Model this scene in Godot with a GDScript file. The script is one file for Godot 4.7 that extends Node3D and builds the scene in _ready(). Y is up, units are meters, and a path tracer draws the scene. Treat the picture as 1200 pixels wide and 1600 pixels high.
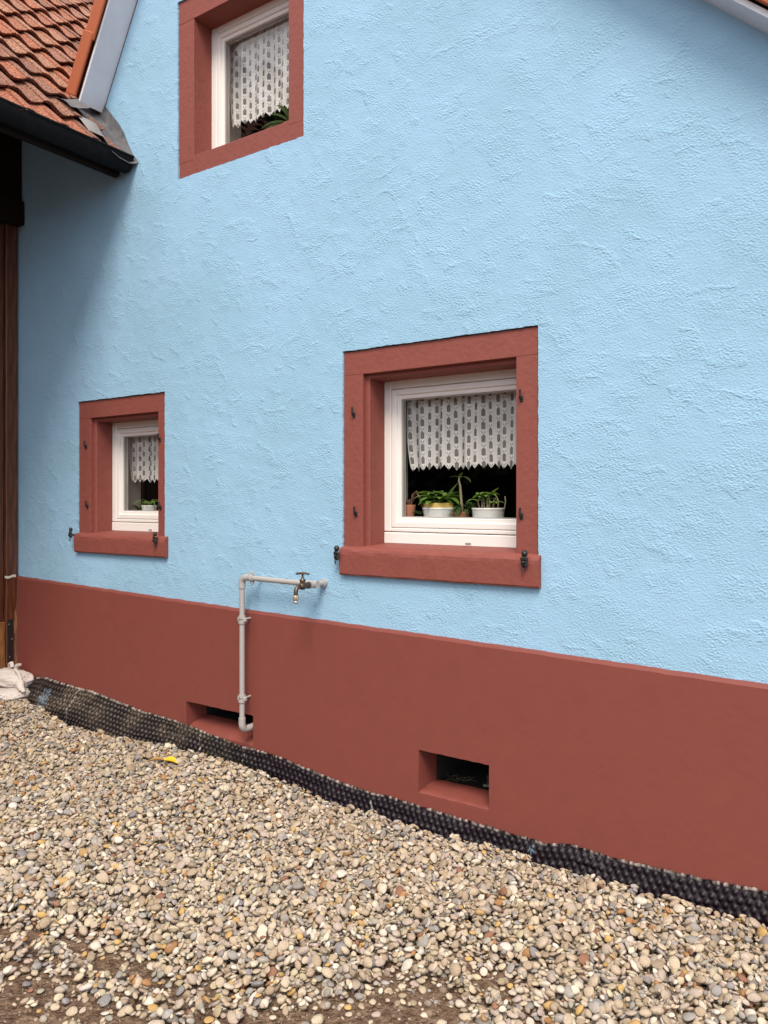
extends Node3D

const EYE := Vector3(0.0, 1.6, 3.2)
const YAW := 0.59893
const FOCAL := 1202.0
const BLUE_L := Color(0.283, 0.472, 0.662)
const RED_L := Color(0.194, 0.052, 0.0415)

var rng := RandomNumberGenerator.new()
var M := {}
var taken := {}
var wob := FastNoiseLite.new()


# ---------------------------------------------------------------- mesh builder
class MB:
	var v := PackedVector3Array()
	var n := PackedVector3Array()
	var uv := PackedVector2Array()
	var c := PackedColorArray()
	var ix := PackedInt32Array()
	var col := Color.WHITE

	func vert(p: Vector3, nn: Vector3, u: Vector2) -> int:
		v.append(p); n.append(nn); uv.append(u); c.append(col)
		return v.size() - 1

	# flat convex polygon facing hint
	func poly(pts: Array, hint: Vector3) -> void:
		var nn := Vector3.ZERO
		for k in pts.size():
			var a: Vector3 = pts[k]
			var b: Vector3 = pts[(k + 1) % pts.size()]
			nn += a.cross(b)
		if nn.length() < 1e-14:
			return
		nn = nn.normalized()
		var flip := nn.dot(hint) < 0.0
		if flip:
			nn = -nn
		var s := v.size()
		for p in pts:
			vert(p, nn, Vector2(p.x + p.z, -p.y))
		for k in range(1, pts.size() - 1):
			if flip:
				ix.append_array(PackedInt32Array([s, s + k, s + k + 1]))
			else:
				ix.append_array(PackedInt32Array([s, s + k + 1, s + k]))

	# box with chamfered edges, optionally turned
	func box(lo: Vector3, hi: Vector3, b := 0.0, t := Transform3D.IDENTITY) -> void:
		var ctr := (lo + hi) * 0.5
		var e := (hi - lo) * 0.5
		var lim: float = minf(e.x, minf(e.y, e.z)) * 0.9
		b = minf(b, lim)
		for ax in 3:
			var u := (ax + 1) % 3
			var w := (ax + 2) % 3
			for sg in [-1.0, 1.0]:
				var pts := []
				for q in [[-1, -1], [1, -1], [1, 1], [-1, 1]]:
					var p := ctr
					p[ax] += sg * e[ax]
					p[u] += q[0] * (e[u] - b)
					p[w] += q[1] * (e[w] - b)
					pts.append(t * p)
				var h := Vector3.ZERO
				h[ax] = sg
				poly(pts, t.basis * h)
		if b <= 0.0:
			return
		for ax in 3:
			var u := (ax + 1) % 3
			var w := (ax + 2) % 3
			for su in [-1.0, 1.0]:
				for sw in [-1.0, 1.0]:
					var pts := []
					for q in [[-1.0, 0], [1.0, 0], [1.0, 1], [-1.0, 1]]:
						var p := ctr
						p[ax] += q[0] * (e[ax] - b)
						p[u] += su * (e[u] - (b if q[1] == 1 else 0.0))
						p[w] += sw * (e[w] - (0.0 if q[1] == 1 else b))
						pts.append(t * p)
					var h := Vector3.ZERO
					h[u] = su
					h[w] = sw
					poly(pts, t.basis * h)
		for sx in [-1.0, 1.0]:
			for sy in [-1.0, 1.0]:
				for sz in [-1.0, 1.0]:
					var s := Vector3(sx, sy, sz)
					var p0 := ctr + s * (e - Vector3(0, b, b))
					var p1 := ctr + s * (e - Vector3(b, 0, b))
					var p2 := ctr + s * (e - Vector3(b, b, 0))
					poly([t * p0, t * p1, t * p2], t.basis * s)

	# smooth grid of points: rows of equal length; side: which way normals go
	func grid(rows: Array, uvs := [], two_flip := false, cols := []) -> void:
		var h := rows.size()
		var w: int = rows[0].size()
		var s := v.size()
		for j in h:
			for i in w:
				var p: Vector3 = rows[j][i]
				var dx: Vector3 = rows[j][mini(i + 1, w - 1)] - rows[j][maxi(i - 1, 0)]
				var dy: Vector3 = rows[mini(j + 1, h - 1)][i] - rows[maxi(j - 1, 0)][i]
				var nn := dx.cross(dy).normalized()
				if nn.length() < 0.5:
					nn = Vector3.UP
				if two_flip:
					nn = -nn
				if cols.size() > 0:
					col = cols[j][i]
				vert(p, nn, uvs[j][i] if uvs.size() > 0 else Vector2(p.x + p.z, -p.y))
		for j in h - 1:
			for i in w - 1:
				var a := s + j * w + i
				if two_flip:
					ix.append_array(PackedInt32Array([a, a + 1, a + w + 1, a, a + w + 1, a + w]))
				else:
					ix.append_array(PackedInt32Array([a, a + w + 1, a + 1, a, a + w, a + w + 1]))

	func tube(path: Array, r: float, sides := 12, r2 := -1.0, caps := true) -> void:
		var k := path.size()
		var s := v.size()
		var up := Vector3.UP
		var first: Vector3 = (path[1] - path[0]).normalized()
		if absf(first.dot(up)) > 0.9:
			up = Vector3.RIGHT
		var side := first.cross(up).normalized()
		for j in k:
			var d: Vector3 = (path[mini(j + 1, k - 1)] - path[maxi(j - 1, 0)]).normalized()
			side = (side - d * side.dot(d)).normalized()
			var o := d.cross(side)
			var rr: float = r if r2 < 0 else lerpf(r, r2, float(j) / (k - 1))
			for i in sides + 1:
				var a := TAU * i / sides
				var nn := side * cos(a) + o * sin(a)
				vert(path[j] + nn * rr, nn, Vector2(float(i) / sides, float(j)))
		for j in k - 1:
			for i in sides:
				var a := s + j * (sides + 1) + i
				var b := a + sides + 1
				ix.append_array(PackedInt32Array([a, b + 1, a + 1, a, b, b + 1]))
		if caps:
			for e in [0, k - 1]:
				var d: Vector3 = (path[1] - path[0]) * -1.0 if e == 0 else path[k - 1] - path[k - 2]
				var pts := []
				for i in sides:
					pts.append(v[s + e * (sides + 1) + i])
				poly(pts, d)

	# profile of Vector2(radius, height), turned round the local y axis of t
	func lathe(prof: Array, t: Transform3D, sides := 20) -> void:
		var k := prof.size()
		var s := v.size()
		for j in k:
			var tg: Vector2 = prof[mini(j + 1, k - 1)] - prof[maxi(j - 1, 0)]
			var m := Vector2(tg.y, -tg.x).normalized()
			for i in sides + 1:
				var a := TAU * i / sides
				var p := Vector3(cos(a) * prof[j].x, prof[j].y, sin(a) * prof[j].x)
				var nn := Vector3(cos(a) * m.x, m.y, sin(a) * m.x)
				vert(t * p, (t.basis * nn).normalized(), Vector2(float(i) / sides, prof[j].y))
		for j in k - 1:
			for i in sides:
				var a := s + j * (sides + 1) + i
				var b := a + sides + 1
				ix.append_array(PackedInt32Array([a, b + 1, b, a, a + 1, b + 1]))

	func mesh() -> ArrayMesh:
		var arr := []
		arr.resize(Mesh.ARRAY_MAX)
		arr[Mesh.ARRAY_VERTEX] = v
		arr[Mesh.ARRAY_NORMAL] = n
		arr[Mesh.ARRAY_TEX_UV] = uv
		arr[Mesh.ARRAY_COLOR] = c
		arr[Mesh.ARRAY_INDEX] = ix
		var m := ArrayMesh.new()
		m.add_surface_from_arrays(Mesh.PRIMITIVE_TRIANGLES, arr)
		return m


# ---------------------------------------------------------------- scene helpers
func numbered(called: String) -> String:
	if not taken.has(called):
		taken[called] = 0
		return called
	taken[called] += 1
	return "%s_%03d" % [called, taken[called]]


func thing(called: String, label: String, category: String, at := Vector3.ZERO, group := "") -> Node3D:
	var o := Node3D.new()
	o.name = numbered(called)
	add_child(o)
	o.position = at
	o.set_meta("label", label)
	o.set_meta("category", category)
	if group != "":
		o.set_meta("group", group)
	return o


func node(called: String, parent: Node) -> Node3D:
	var o := Node3D.new()
	o.name = called
	parent.add_child(o, true)
	return o


func obj(called: String, mesh: Mesh, mat: Material, parent: Node = self, at := Vector3.ZERO) -> MeshInstance3D:
	var o := MeshInstance3D.new()
	o.name = called
	o.mesh = mesh
	o.material_override = mat
	o.position = at
	parent.add_child(o, true)
	return o


func lin(c: Color) -> Color:
	return c.linear_to_srgb()


func mat(called: String, c: Color, rough := 0.8, spec := 0.5) -> StandardMaterial3D:
	var m := StandardMaterial3D.new()
	m.resource_name = called
	m.albedo_color = lin(c)
	m.roughness = rough
	m.metallic_specular = spec
	M[called] = m
	return m


func noise(freq: float, octaves: int, sd: int, kind := FastNoiseLite.TYPE_SIMPLEX_SMOOTH, frac := FastNoiseLite.FRACTAL_FBM) -> FastNoiseLite:
	var f := FastNoiseLite.new()
	f.noise_type = kind
	f.frequency = freq
	f.fractal_type = frac
	f.fractal_octaves = octaves
	f.seed = sd
	return f


func tex(im: Image) -> ImageTexture:
	return ImageTexture.create_from_image(im)


# tint(t) -> colour multiplier image from seamless noise between two colours (sRGB)
func mottle(f: FastNoiseLite, size: int, a: Color, b: Color, gain := 1.6) -> ImageTexture:
	var g := f.get_seamless_image(size, size, false, false, 0.15, true)
	g.convert(Image.FORMAT_L8)
	var src := g.get_data()
	var out := PackedByteArray()
	out.resize(size * size * 3)
	for k in size * size:
		var t := clampf((src[k] / 255.0 - 0.5) * gain + 0.5, 0.0, 1.0)
		out[k * 3] = int(255.0 * lerpf(a.r, b.r, t))
		out[k * 3 + 1] = int(255.0 * lerpf(a.g, b.g, t))
		out[k * 3 + 2] = int(255.0 * lerpf(a.b, b.b, t))
	return tex(Image.create_from_data(size, size, false, Image.FORMAT_RGB8, out))


func bump(m: StandardMaterial3D, t: Texture2D, cm: float) -> void:
	m.heightmap_enabled = true
	m.heightmap_texture = t
	m.heightmap_scale = cm


func triplanar(m: StandardMaterial3D, metres: float, world := true) -> void:
	m.uv1_triplanar = true
	m.uv1_world_triplanar = world
	m.uv1_scale = Vector3.ONE / metres


func seamless(f: FastNoiseLite, size: int) -> ImageTexture:
	var g := f.get_seamless_image(size, size, false, false, 0.15, true)
	return tex(g)


# ---------------------------------------------------------------- materials
func stucco_relief() -> Image:
	var n := 2048
	var fine := noise(0.27, 3, 11).get_image(1400, n)
	fine.resize(n, n, Image.INTERPOLATE_CUBIC)
	var fr := noise(0.03, 5, 12, FastNoiseLite.TYPE_SIMPLEX_SMOOTH, FastNoiseLite.FRACTAL_RIDGED)
	fr.domain_warp_enabled = true
	fr.domain_warp_amplitude = 26.0
	fr.domain_warp_frequency = 0.012
	var rid := fr.get_image(900, n)
	rid.resize(n, n, Image.INTERPOLATE_CUBIC)
	var mask := noise(0.011, 3, 13).get_image(n, n)
	var fg := noise(0.009, 2, 14, FastNoiseLite.TYPE_SIMPLEX_SMOOTH, FastNoiseLite.FRACTAL_RIDGED)
	fg.domain_warp_enabled = true
	fg.domain_warp_amplitude = 40.0
	fg.domain_warp_frequency = 0.02
	var gash := fg.get_image(1400, n)
	gash.resize(n, n, Image.INTERPOLATE_CUBIC)
	var lump := noise(0.02, 2, 15).get_image(n, n)
	for im in [fine, rid, mask, gash, lump]:
		im.convert(Image.FORMAT_L8)
	var a: PackedByteArray = fine.get_data()
	var b: PackedByteArray = rid.get_data()
	var c: PackedByteArray = mask.get_data()
	var d: PackedByteArray = gash.get_data()
	var e: PackedByteArray = lump.get_data()
	var out := PackedByteArray()
	out.resize(n * n)
	for k in n * n:
		var m := clampf((c[k] - 70) * 0.0085, 0.12, 1.0)
		var h := a[k] * (0.22 + 0.28 * m) + b[k] * (0.04 + 0.16 * m) + e[k] * 0.16
		if d[k] > 205 and c[k] > 104:
			h += (d[k] - 205) * 1.3
		out[k] = clampi(int(h), 0, 255)
	return Image.create_from_data(n, n, false, Image.FORMAT_L8, out)


func materials() -> void:
	var m := mat("stucco_paint", Color.WHITE, 0.88, 0.35)
	var f := noise(0.012, 4, 31)
	var s1 := lin(BLUE_L * 0.95)
	var s2 := lin(BLUE_L * 1.05)
	s1.g *= 1.012
	m.albedo_texture = mottle(f, 512, s1, s2, 1.4)
	m.uv1_scale = Vector3.ONE / 5.12
	m.uv1_offset = Vector3(5.53 / 5.12, 0.03, 0)
	bump(m, tex(stucco_relief()), 0.82)

	m = mat("red_paint", Color.WHITE, 0.62, 0.4)
	m.albedo_texture = mottle(noise(0.01, 4, 32), 512, lin(RED_L * 0.975), lin(RED_L * 1.025), 1.3)
	bump(m, seamless(noise(0.03, 4, 33), 512), 0.05)
	triplanar(m, 0.9)

	m = mat("red_stone", Color.WHITE, 0.66, 0.4)
	var R2 := Color(0.222, 0.063, 0.051)
	m.albedo_texture = mottle(noise(0.014, 4, 34), 512, lin(R2 * 0.955), lin(R2 * 1.045), 1.4)
	bump(m, seamless(noise(0.03, 4, 35), 512), 0.14)
	triplanar(m, 0.6)

	m = mat("white_plastic", Color(0.77, 0.75, 0.735), 0.32, 0.5)
	mat("gasket", Color(0.30, 0.29, 0.28), 0.5)
	mat("inner_plaster", Color(0.55, 0.53, 0.49), 0.85)
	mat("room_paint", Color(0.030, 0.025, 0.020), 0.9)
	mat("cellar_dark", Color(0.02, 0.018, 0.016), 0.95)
	mat("inner_sill", Color(0.45, 0.42, 0.38), 0.4)
	m = mat("glass", Color.WHITE, 0.02, 0.5)
	m.albedo_color = Color(0, 0, 0, 0.01)
	m.transparency = BaseMaterial3D.TRANSPARENCY_ALPHA
	mat("black_iron", Color(0.012, 0.012, 0.013), 0.45, 0.5)
	m = mat("grey_pvc", Color(0.36, 0.345, 0.345), 0.42, 0.5)
	m = mat("old_brass", Color(0.11, 0.085, 0.07), 0.42, 0.5)
	m.metallic = 0.75
	m = mat("bright_brass", Color(0.46, 0.41, 0.32), 0.3, 0.5)
	m.metallic = 0.5
	mat("nickel", Color(0.60, 0.57, 0.55), 0.3).metallic = 0.8

	m = mat("grey_board", Color(0.76, 0.78, 0.84), 0.55, 0.4)
	m.albedo_texture = mottle(noise(0.01, 4, 36), 256, Color(0.94, 0.94, 0.95), Color(1, 1, 1))
	triplanar(m, 0.8)
	m = mat("zinc", Color(0.135, 0.135, 0.145), 0.6, 0.4)
	m.albedo_texture = mottle(noise(0.02, 4, 37), 256, Color(0.75, 0.75, 0.78), Color(1, 1, 1))
	triplanar(m, 0.4)
	m = mat("gutter_metal", Color(0.010, 0.010, 0.010), 0.6, 0.25)
	m.albedo_texture = mottle(noise(0.03, 4, 38), 256, Color(0.7, 0.7, 0.72), Color(1.0, 1.0, 1.0))
	triplanar(m, 0.4)
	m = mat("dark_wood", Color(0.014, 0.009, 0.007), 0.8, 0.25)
	mat("new_tile", Color(0.34, 0.095, 0.042), 0.7, 0.35)
	mat("mortar", Color(0.22, 0.21, 0.21), 0.9)

	var lichen := mottle(noise(0.035, 5, 40), 512, Color(0.60, 0.55, 0.52), Color(1.0, 1.0, 1.0), 3.2)
	var rough := seamless(noise(0.07, 4, 41), 256)
	for k in 6:
		var cols: Array = [Color(0.38, 0.17, 0.115), Color(0.32, 0.16, 0.115), Color(0.42, 0.17, 0.11), Color(0.36, 0.19, 0.14), Color(0.28, 0.145, 0.11), Color(0.41, 0.22, 0.155)]
		m = mat("tile_%d" % k, cols[k], 0.86, 0.3)
		m.albedo_texture = lichen
		triplanar(m, 0.33)
		m.uv1_offset = Vector3(k * 0.17, k * 0.31, k * 0.23)
		bump(m, rough, 0.3)

	# door wood: streaks along y
	var g := noise(0.05, 4, 42).get_seamless_image(256, 24, false, false, 0.2, true)
	g.resize(256, 256, Image.INTERPOLATE_CUBIC)
	g.convert(Image.FORMAT_L8)
	var src := g.get_data()
	var out := PackedByteArray()
	out.resize(256 * 256 * 3)
	for k in 256 * 256:
		var t := clampf((src[k] / 255.0 - 0.5) * 1.8 + 0.5, 0.0, 1.0)
		out[k * 3] = int(lerpf(185, 255, t))
		out[k * 3 + 1] = int(lerpf(178, 255, t))
		out[k * 3 + 2] = int(lerpf(170, 255, t))
	var grain := tex(Image.create_from_data(256, 256, false, Image.FORMAT_RGB8, out))
	for k in 3:
		m = mat("plank_%d" % k, [Color(0.10, 0.034, 0.014), Color(0.13, 0.042, 0.018), Color(0.20, 0.075, 0.026)][k], 0.38, 0.5)
		m.albedo_texture = grain
		triplanar(m, 0.5)
		m.uv1_offset = Vector3(0.2 * k, 0.37 * k, 0.13 * k)
	m = mat("worn_wood", Color(0.30, 0.15, 0.07), 0.8)
	m.albedo_texture = grain
	triplanar(m, 0.3)
	m = mat("kick_wood", Color(0.30, 0.13, 0.04), 0.6)
	m.albedo_texture = grain
	triplanar(m, 0.4)
	mat("tape", Color(0.62, 0.55, 0.47), 0.7)

	m = mat("membrane_black", Color.WHITE, 0.42, 0.35)
	m.vertex_color_use_as_albedo = true
	m = mat("sack_cloth", Color(0.60, 0.54, 0.51), 0.85, 0.3)
	bump(m, seamless(noise(0.06, 4, 43), 256), 0.25)
	triplanar(m, 0.25)
	m.backlight_enabled = true
	m.backlight = Color(0.12, 0.12, 0.12)

	m = mat("soil", Color.WHITE, 0.95, 0.2)
	m.vertex_color_use_as_albedo = true
	m.albedo_texture = mottle(noise(0.035, 5, 44), 1024, lin(Color(0.082, 0.050, 0.034)), lin(Color(0.185, 0.125, 0.088)), 2.2)
	bump(m, seamless(noise(0.09, 5, 45), 1024), 1.6)
	triplanar(m, 1.9)

	m = mat("pebble", Color.WHITE, 0.78, 0.35)
	m.albedo_texture = mottle(noise(0.03, 4, 46), 256, Color(0.80, 0.78, 0.76), Color(1, 1, 1), 1.8)
	triplanar(m, 2.2, false)
	m.vertex_color_use_as_albedo = true

	for k in 4:
		var gc: Array = [Color(0.085, 0.17, 0.028), Color(0.13, 0.22, 0.045), Color(0.045, 0.085, 0.025), Color(0.16, 0.20, 0.06)]
		m = mat("leaf_%d" % k, gc[k], 0.42, 0.5)
		m.backlight_enabled = true
		m.backlight = lin(gc[k] * 1.2)
	m = mat("yellow_leaf", Color(0.72, 0.46, 0.02), 0.6)
	m.backlight_enabled = true
	m.backlight = Color(0.4, 0.35, 0.05)
	mat("brown_leaf", Color(0.30, 0.17, 0.045), 0.75)
	mat("white_pot", Color(0.62, 0.64, 0.63), 0.35)
	mat("yellow_rim", Color(0.50, 0.36, 0.10), 0.6)
	mat("clay_pot", Color(0.40, 0.17, 0.10), 0.8)
	mat("bark", Color(0.28, 0.23, 0.15), 0.9)
	mat("dry_stem", Color(0.22, 0.11, 0.08), 0.8)
	mat("straw", Color(0.12, 0.10, 0.065), 0.9)
	mat("hedge_leaf", Color(0.020, 0.032, 0.014), 0.7)
	mat("tree_leaf", Color(0.030, 0.048, 0.018), 0.7)

	m = mat("lace", Color(0.80, 0.80, 0.79), 0.9, 0.2)
	m.albedo_texture = tex(lace_print())
	m.transparency = BaseMaterial3D.TRANSPARENCY_ALPHA_SCISSOR
	m.alpha_scissor_threshold = 0.5
	m.cull_mode = BaseMaterial3D.CULL_DISABLED
	m.backlight_enabled = true
	m.backlight = Color(0.35, 0.35, 0.35)


# knitted lace: columns of slit groups between plain bands; one repeat is two columns wide
func lace_print() -> Image:
	var w := 192
	var h := 160
	var im := Image.create(w, h, false, Image.FORMAT_RGBA8)
	for y in h:
		for x in w:
			var cx := x % 96
			var yy := (y + (80 if x >= 96 else 0)) % h
			var hole := false
			if cx >= 26 and cx < 70:
				var k := (cx - 26) / 11
				var inx := (cx - 26) % 11
				var topv: int = 44 + (14 if k == 0 or k == 3 else 0) - (2 if k == 1 else 0)
				if inx >= 2 and inx < 10 and yy > topv and yy < 144 - absi(k * 2 - 3) * 2:
					hole = true
				# V shaped eyelets above each group
				var dv := absf(cx - 48.0)
				if yy > 4 and yy < 34 and absf(dv - (20.0 - (yy - 4) * 0.5)) < 3.5 and dv > 3.0:
					hole = true
			var sh := 0.93 + 0.07 * sin(x * 1.3) * sin(y * 1.1)
			if cx < 26 or cx >= 70:
				sh -= 0.05 * absf(sin(y * 0.35 + cx * 0.2))
			im.set_pixel(x, y, Color(sh, sh, sh, 0.0 if hole else 1.0))
	return im


# ---------------------------------------------------------------- wall sheets
func edge_points(a: Vector2, b: Vector2, amp: float) -> Array:
	var out := [a]
	var k := int(a.distance_to(b) / 0.02)
	var d := (b - a).normalized()
	var o := Vector2(-d.y, d.x)
	if o.x + o.y < 0:
		o = -o
	for i in range(1, k):
		var p := a.lerp(b, float(i) / k)
		var q := p + o * (wob.get_noise_2d(p.x * 60.0, p.y * 60.0) * amp)
		out.append(q)
	return out


# flat sheet at depth z inside outline with rectangular holes whose edges waver by amp; lip: returns run back to z - lip
func sheet(outline: PackedVector2Array, holes: Array, z: float, amp: float, lip: float, back := false) -> MB:
	var mb := MB.new()
	var xs := [-5.6, 1.2]
	var ys := [-0.3, 6.5]
	for r in holes:
		xs.append_array([r.position.x, r.end.x])
		ys.append_array([r.position.y, r.end.y])
	xs.sort()
	ys.sort()
	var inhole := func(p: Vector2) -> bool:
		for r in holes:
			if r.has_point(p):
				return true
		return false
	var nz := Vector3(0, 0, -1 if back else 1)
	for i in xs.size() - 1:
		for j in ys.size() - 1:
			var x0: float = xs[i]
			var x1: float = xs[i + 1]
			var y0: float = ys[j]
			var y1: float = ys[j + 1]
			if x1 - x0 < 1e-5 or y1 - y0 < 1e-5:
				continue
			var mid := Vector2((x0 + x1) / 2, (y0 + y1) / 2)
			if inhole.call(mid):
				continue
			var cs := [Vector2(x0, y0), Vector2(x1, y0), Vector2(x1, y1), Vector2(x0, y1)]
			var outs := [Vector2(mid.x, y0 - 0.001), Vector2(x1 + 0.001, mid.y), Vector2(mid.x, y1 + 0.001), Vector2(x0 - 0.001, mid.y)]
			var pts := PackedVector2Array()
			for e in 4:
				var a: Vector2 = cs[e]
				var b: Vector2 = cs[(e + 1) % 4]
				if inhole.call(outs[e]):
					var fw: bool = a.x + a.y < b.x + b.y
					var run := edge_points(a if fw else b, b if fw else a, amp)
					run.append(b if fw else a)
					if not fw:
						run.reverse()
					if lip > 0.0:
						var inward: Vector2 = outs[e] - mid
						for k in run.size() - 1:
							mb.poly([Vector3(run[k].x, run[k].y, z), Vector3(run[k + 1].x, run[k + 1].y, z), Vector3(run[k + 1].x, run[k + 1].y, z - lip), Vector3(run[k].x, run[k].y, z - lip)], Vector3(inward.x, inward.y, 0))
					run.pop_back()
					pts.append_array(PackedVector2Array(run))
				else:
					pts.append(a)
			for piece in Geometry2D.intersect_polygons(pts, outline):
				var tri := Geometry2D.triangulate_polygon(piece)
				for k in range(0, tri.size(), 3):
					var q := []
					for l in 3:
						var p: Vector2 = piece[tri[k + l]]
						q.append(Vector3(p.x, p.y, z))
					mb.poly(q, nz)
	return mb


func plinth_top(x: float) -> float:
	var px := [-5.6, -5.47, -3.165, -1.815, -0.438, 1.3]
	var py := [1.034, 1.030, 0.970, 0.943, 0.906, 0.86]
	for k in 5:
		if x <= px[k + 1]:
			return lerpf(py[k], py[k + 1], (x - px[k]) / (px[k + 1] - px[k]))
	return py[5]


# ---------------------------------------------------------------- ground height
func ground_y(x: float, z: float) -> float:
	var y := 0.068 * smoothstep(-2.2, -3.2, x) + 0.095 * smoothstep(-4.4, -5.15, x)
	y *= 1.0 - 0.6 * smoothstep(0.5, 2.2, z)
	y += 0.012 * wob.get_noise_2d(x * 1.3, z * 1.3) + 0.006 * wob.get_noise_2d(x * 6.0, z * 6.0)
	return y - 0.05 + 0.024 * (1.0 - smoothstep(0.3, 1.2, z))


# how far a spot lies beyond the edge of the gravel (metres)
func beyond(x: float, z: float) -> float:
	var e := 1.62 - 0.40 * (x + 2.68)
	if x > -1.0:
		e += (x + 1.0) * 1.6
	if x < -2.68:
		e += (-2.68 - x) * 0.12
	e += 0.17 * exp(-pow((x + 1.93) / 0.26, 2.0)) + 0.045 - 0.20 * exp(-pow((x + 1.30) / 0.22, 2.0))
	e += 0.08 * wob.get_noise_2d(x * 2.1 + 40.0, z * 2.1) + 0.05 * wob.get_noise_2d(x * 7.0 + 9.0, z * 7.0)
	return (z - e) * 0.9


func project(p: Vector3) -> Vector3:
	var q := p - EYE
	var depth := -q.x * sin(YAW) - q.z * cos(YAW)
	var side := q.x * cos(YAW) - q.z * sin(YAW)
	return Vector3(600.0 + FOCAL * side / depth, 780.0 - FOCAL * q.y / depth, depth)


func _ready() -> void:
	rng.seed = 7
	wob.seed = 5
	wob.frequency = 1.0
	wob.fractal_octaves = 2
	# ---- camera
	var cam := Camera3D.new()
	cam.name = "camera"
	add_child(cam)
	cam.position = EYE
	cam.rotation.y = YAW
	cam.near = 0.05
	cam.far = 400.0
	cam.projection = Camera3D.PROJECTION_FRUSTUM
	cam.size = 2.0 * cam.near * 800.0 / FOCAL
	cam.frustum_offset = Vector2(0.0, -20.0 / FOCAL * cam.near)
	cam.current = true
	# ---- sky, exposure
	var env := Environment.new()
	env.background_mode = Environment.BG_SKY
	var sm := ProceduralSkyMaterial.new()
	sm.sky_top_color = Color(1.0, 1.0, 1.0)
	sm.sky_horizon_color = Color(0.72, 0.75, 0.81)
	sm.sky_curve = 0.25
	sm.ground_bottom_color = Color(0.40, 0.36, 0.31)
	sm.ground_horizon_color = Color(0.55, 0.52, 0.48)
	sm.energy_multiplier = 1.12
	var sky := Sky.new()
	sky.sky_material = sm
	env.sky = sky
	env.tonemap_mode = Environment.TONE_MAPPER_LINEAR
	env.tonemap_exposure = 1.97
	env.sdfgi_enabled = true
	env.ssao_enabled = true
	env.ssil_enabled = true
	var we := WorldEnvironment.new()
	we.name = "world_environment"
	we.environment = env
	add_child(we)
	# ---- veiled sun
	var sun := DirectionalLight3D.new()
	sun.name = "sun"
	sun.light_energy = 0.62
	sun.light_color = Color(1.0, 0.95, 0.88)
	sun.light_angular_distance = 24.0
	sun.shadow_enabled = true
	add_child(sun)
	sun.look_at_from_position(Vector3(2.1, 5.2, 3.4), Vector3.ZERO)

	materials()
	build_ground()
	build_house()
	build_barn()
	build_tap()
	build_membrane()
	build_curtains_and_plants()
	build_small_things()
	build_yard_side()
	build_gravel()


# ---------------------------------------------------------------- ground
func ramp(lo: float, hi: float, step: float, far_lo: float, far_hi: float) -> Array:
	var out := []
	var a := lo
	var s := step
	while a > far_lo:
		s *= 1.6
		a -= s
		out.push_front(maxf(a, far_lo))
	var k := int((hi - lo) / step)
	for i in k + 1:
		out.append(lo + i * step)
	a = out[-1]
	s = step
	while a < far_hi:
		s *= 1.6
		a += s
		out.append(minf(a, far_hi))
	return out


var ground: MeshInstance3D

func build_ground() -> void:
	var xs := ramp(-6.4, 0.6, 0.025, -150.0, 150.0)
	var zs := ramp(0.0, 2.4, 0.025, -150.0, 150.0)
	var rows := []
	var cols := []
	for z in zs:
		var row := []
		var cr := []
		for x in xs:
			var sand := smoothstep(0.06, -0.12, beyond(x, z)) if absf(x) < 9.0 and absf(z) < 6.0 else 0.0
			cr.append(Color.WHITE.lerp(Color(2.2, 2.5, 2.8), sand))
			var y := ground_y(clampf(x, -8.0, 3.0), clampf(z, -0.5, 5.0))
			var b := beyond(x, z)
			if b > -0.3 and absf(x) < 8.0 and absf(z) < 6.0:
				y += 0.035 * smoothstep(-0.3, 0.2, b) + 0.008 * wob.get_noise_2d(x * 14.0, z * 14.0)
			row.append(Vector3(x, y, z))
		rows.append(row)
		cols.append(cr)
	var mb := MB.new()
	mb.grid(rows, [], true, cols)
	ground = obj("ground", mb.mesh(), M.soil)
	ground.set_meta("kind", "structure")


# ---------------------------------------------------------------- the blue house
const SURROUNDS := [[-2.446, 1.208, -1.357, 2.372], [-4.748, 1.237, -3.844, 2.273], [-3.725, 3.570, -2.712, 4.662]]
const VENTS := [[-3.624, 0.205, -3.068, 0.374], [-1.967, 0.176, -1.588, 0.383]]


func rect(a: Array) -> Rect2:
	return Rect2(a[0], a[1], a[2] - a[0], a[3] - a[1])


func slope_left(y: float) -> float:
	return -4.506 + (y - 4.127) / 1.75


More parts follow.
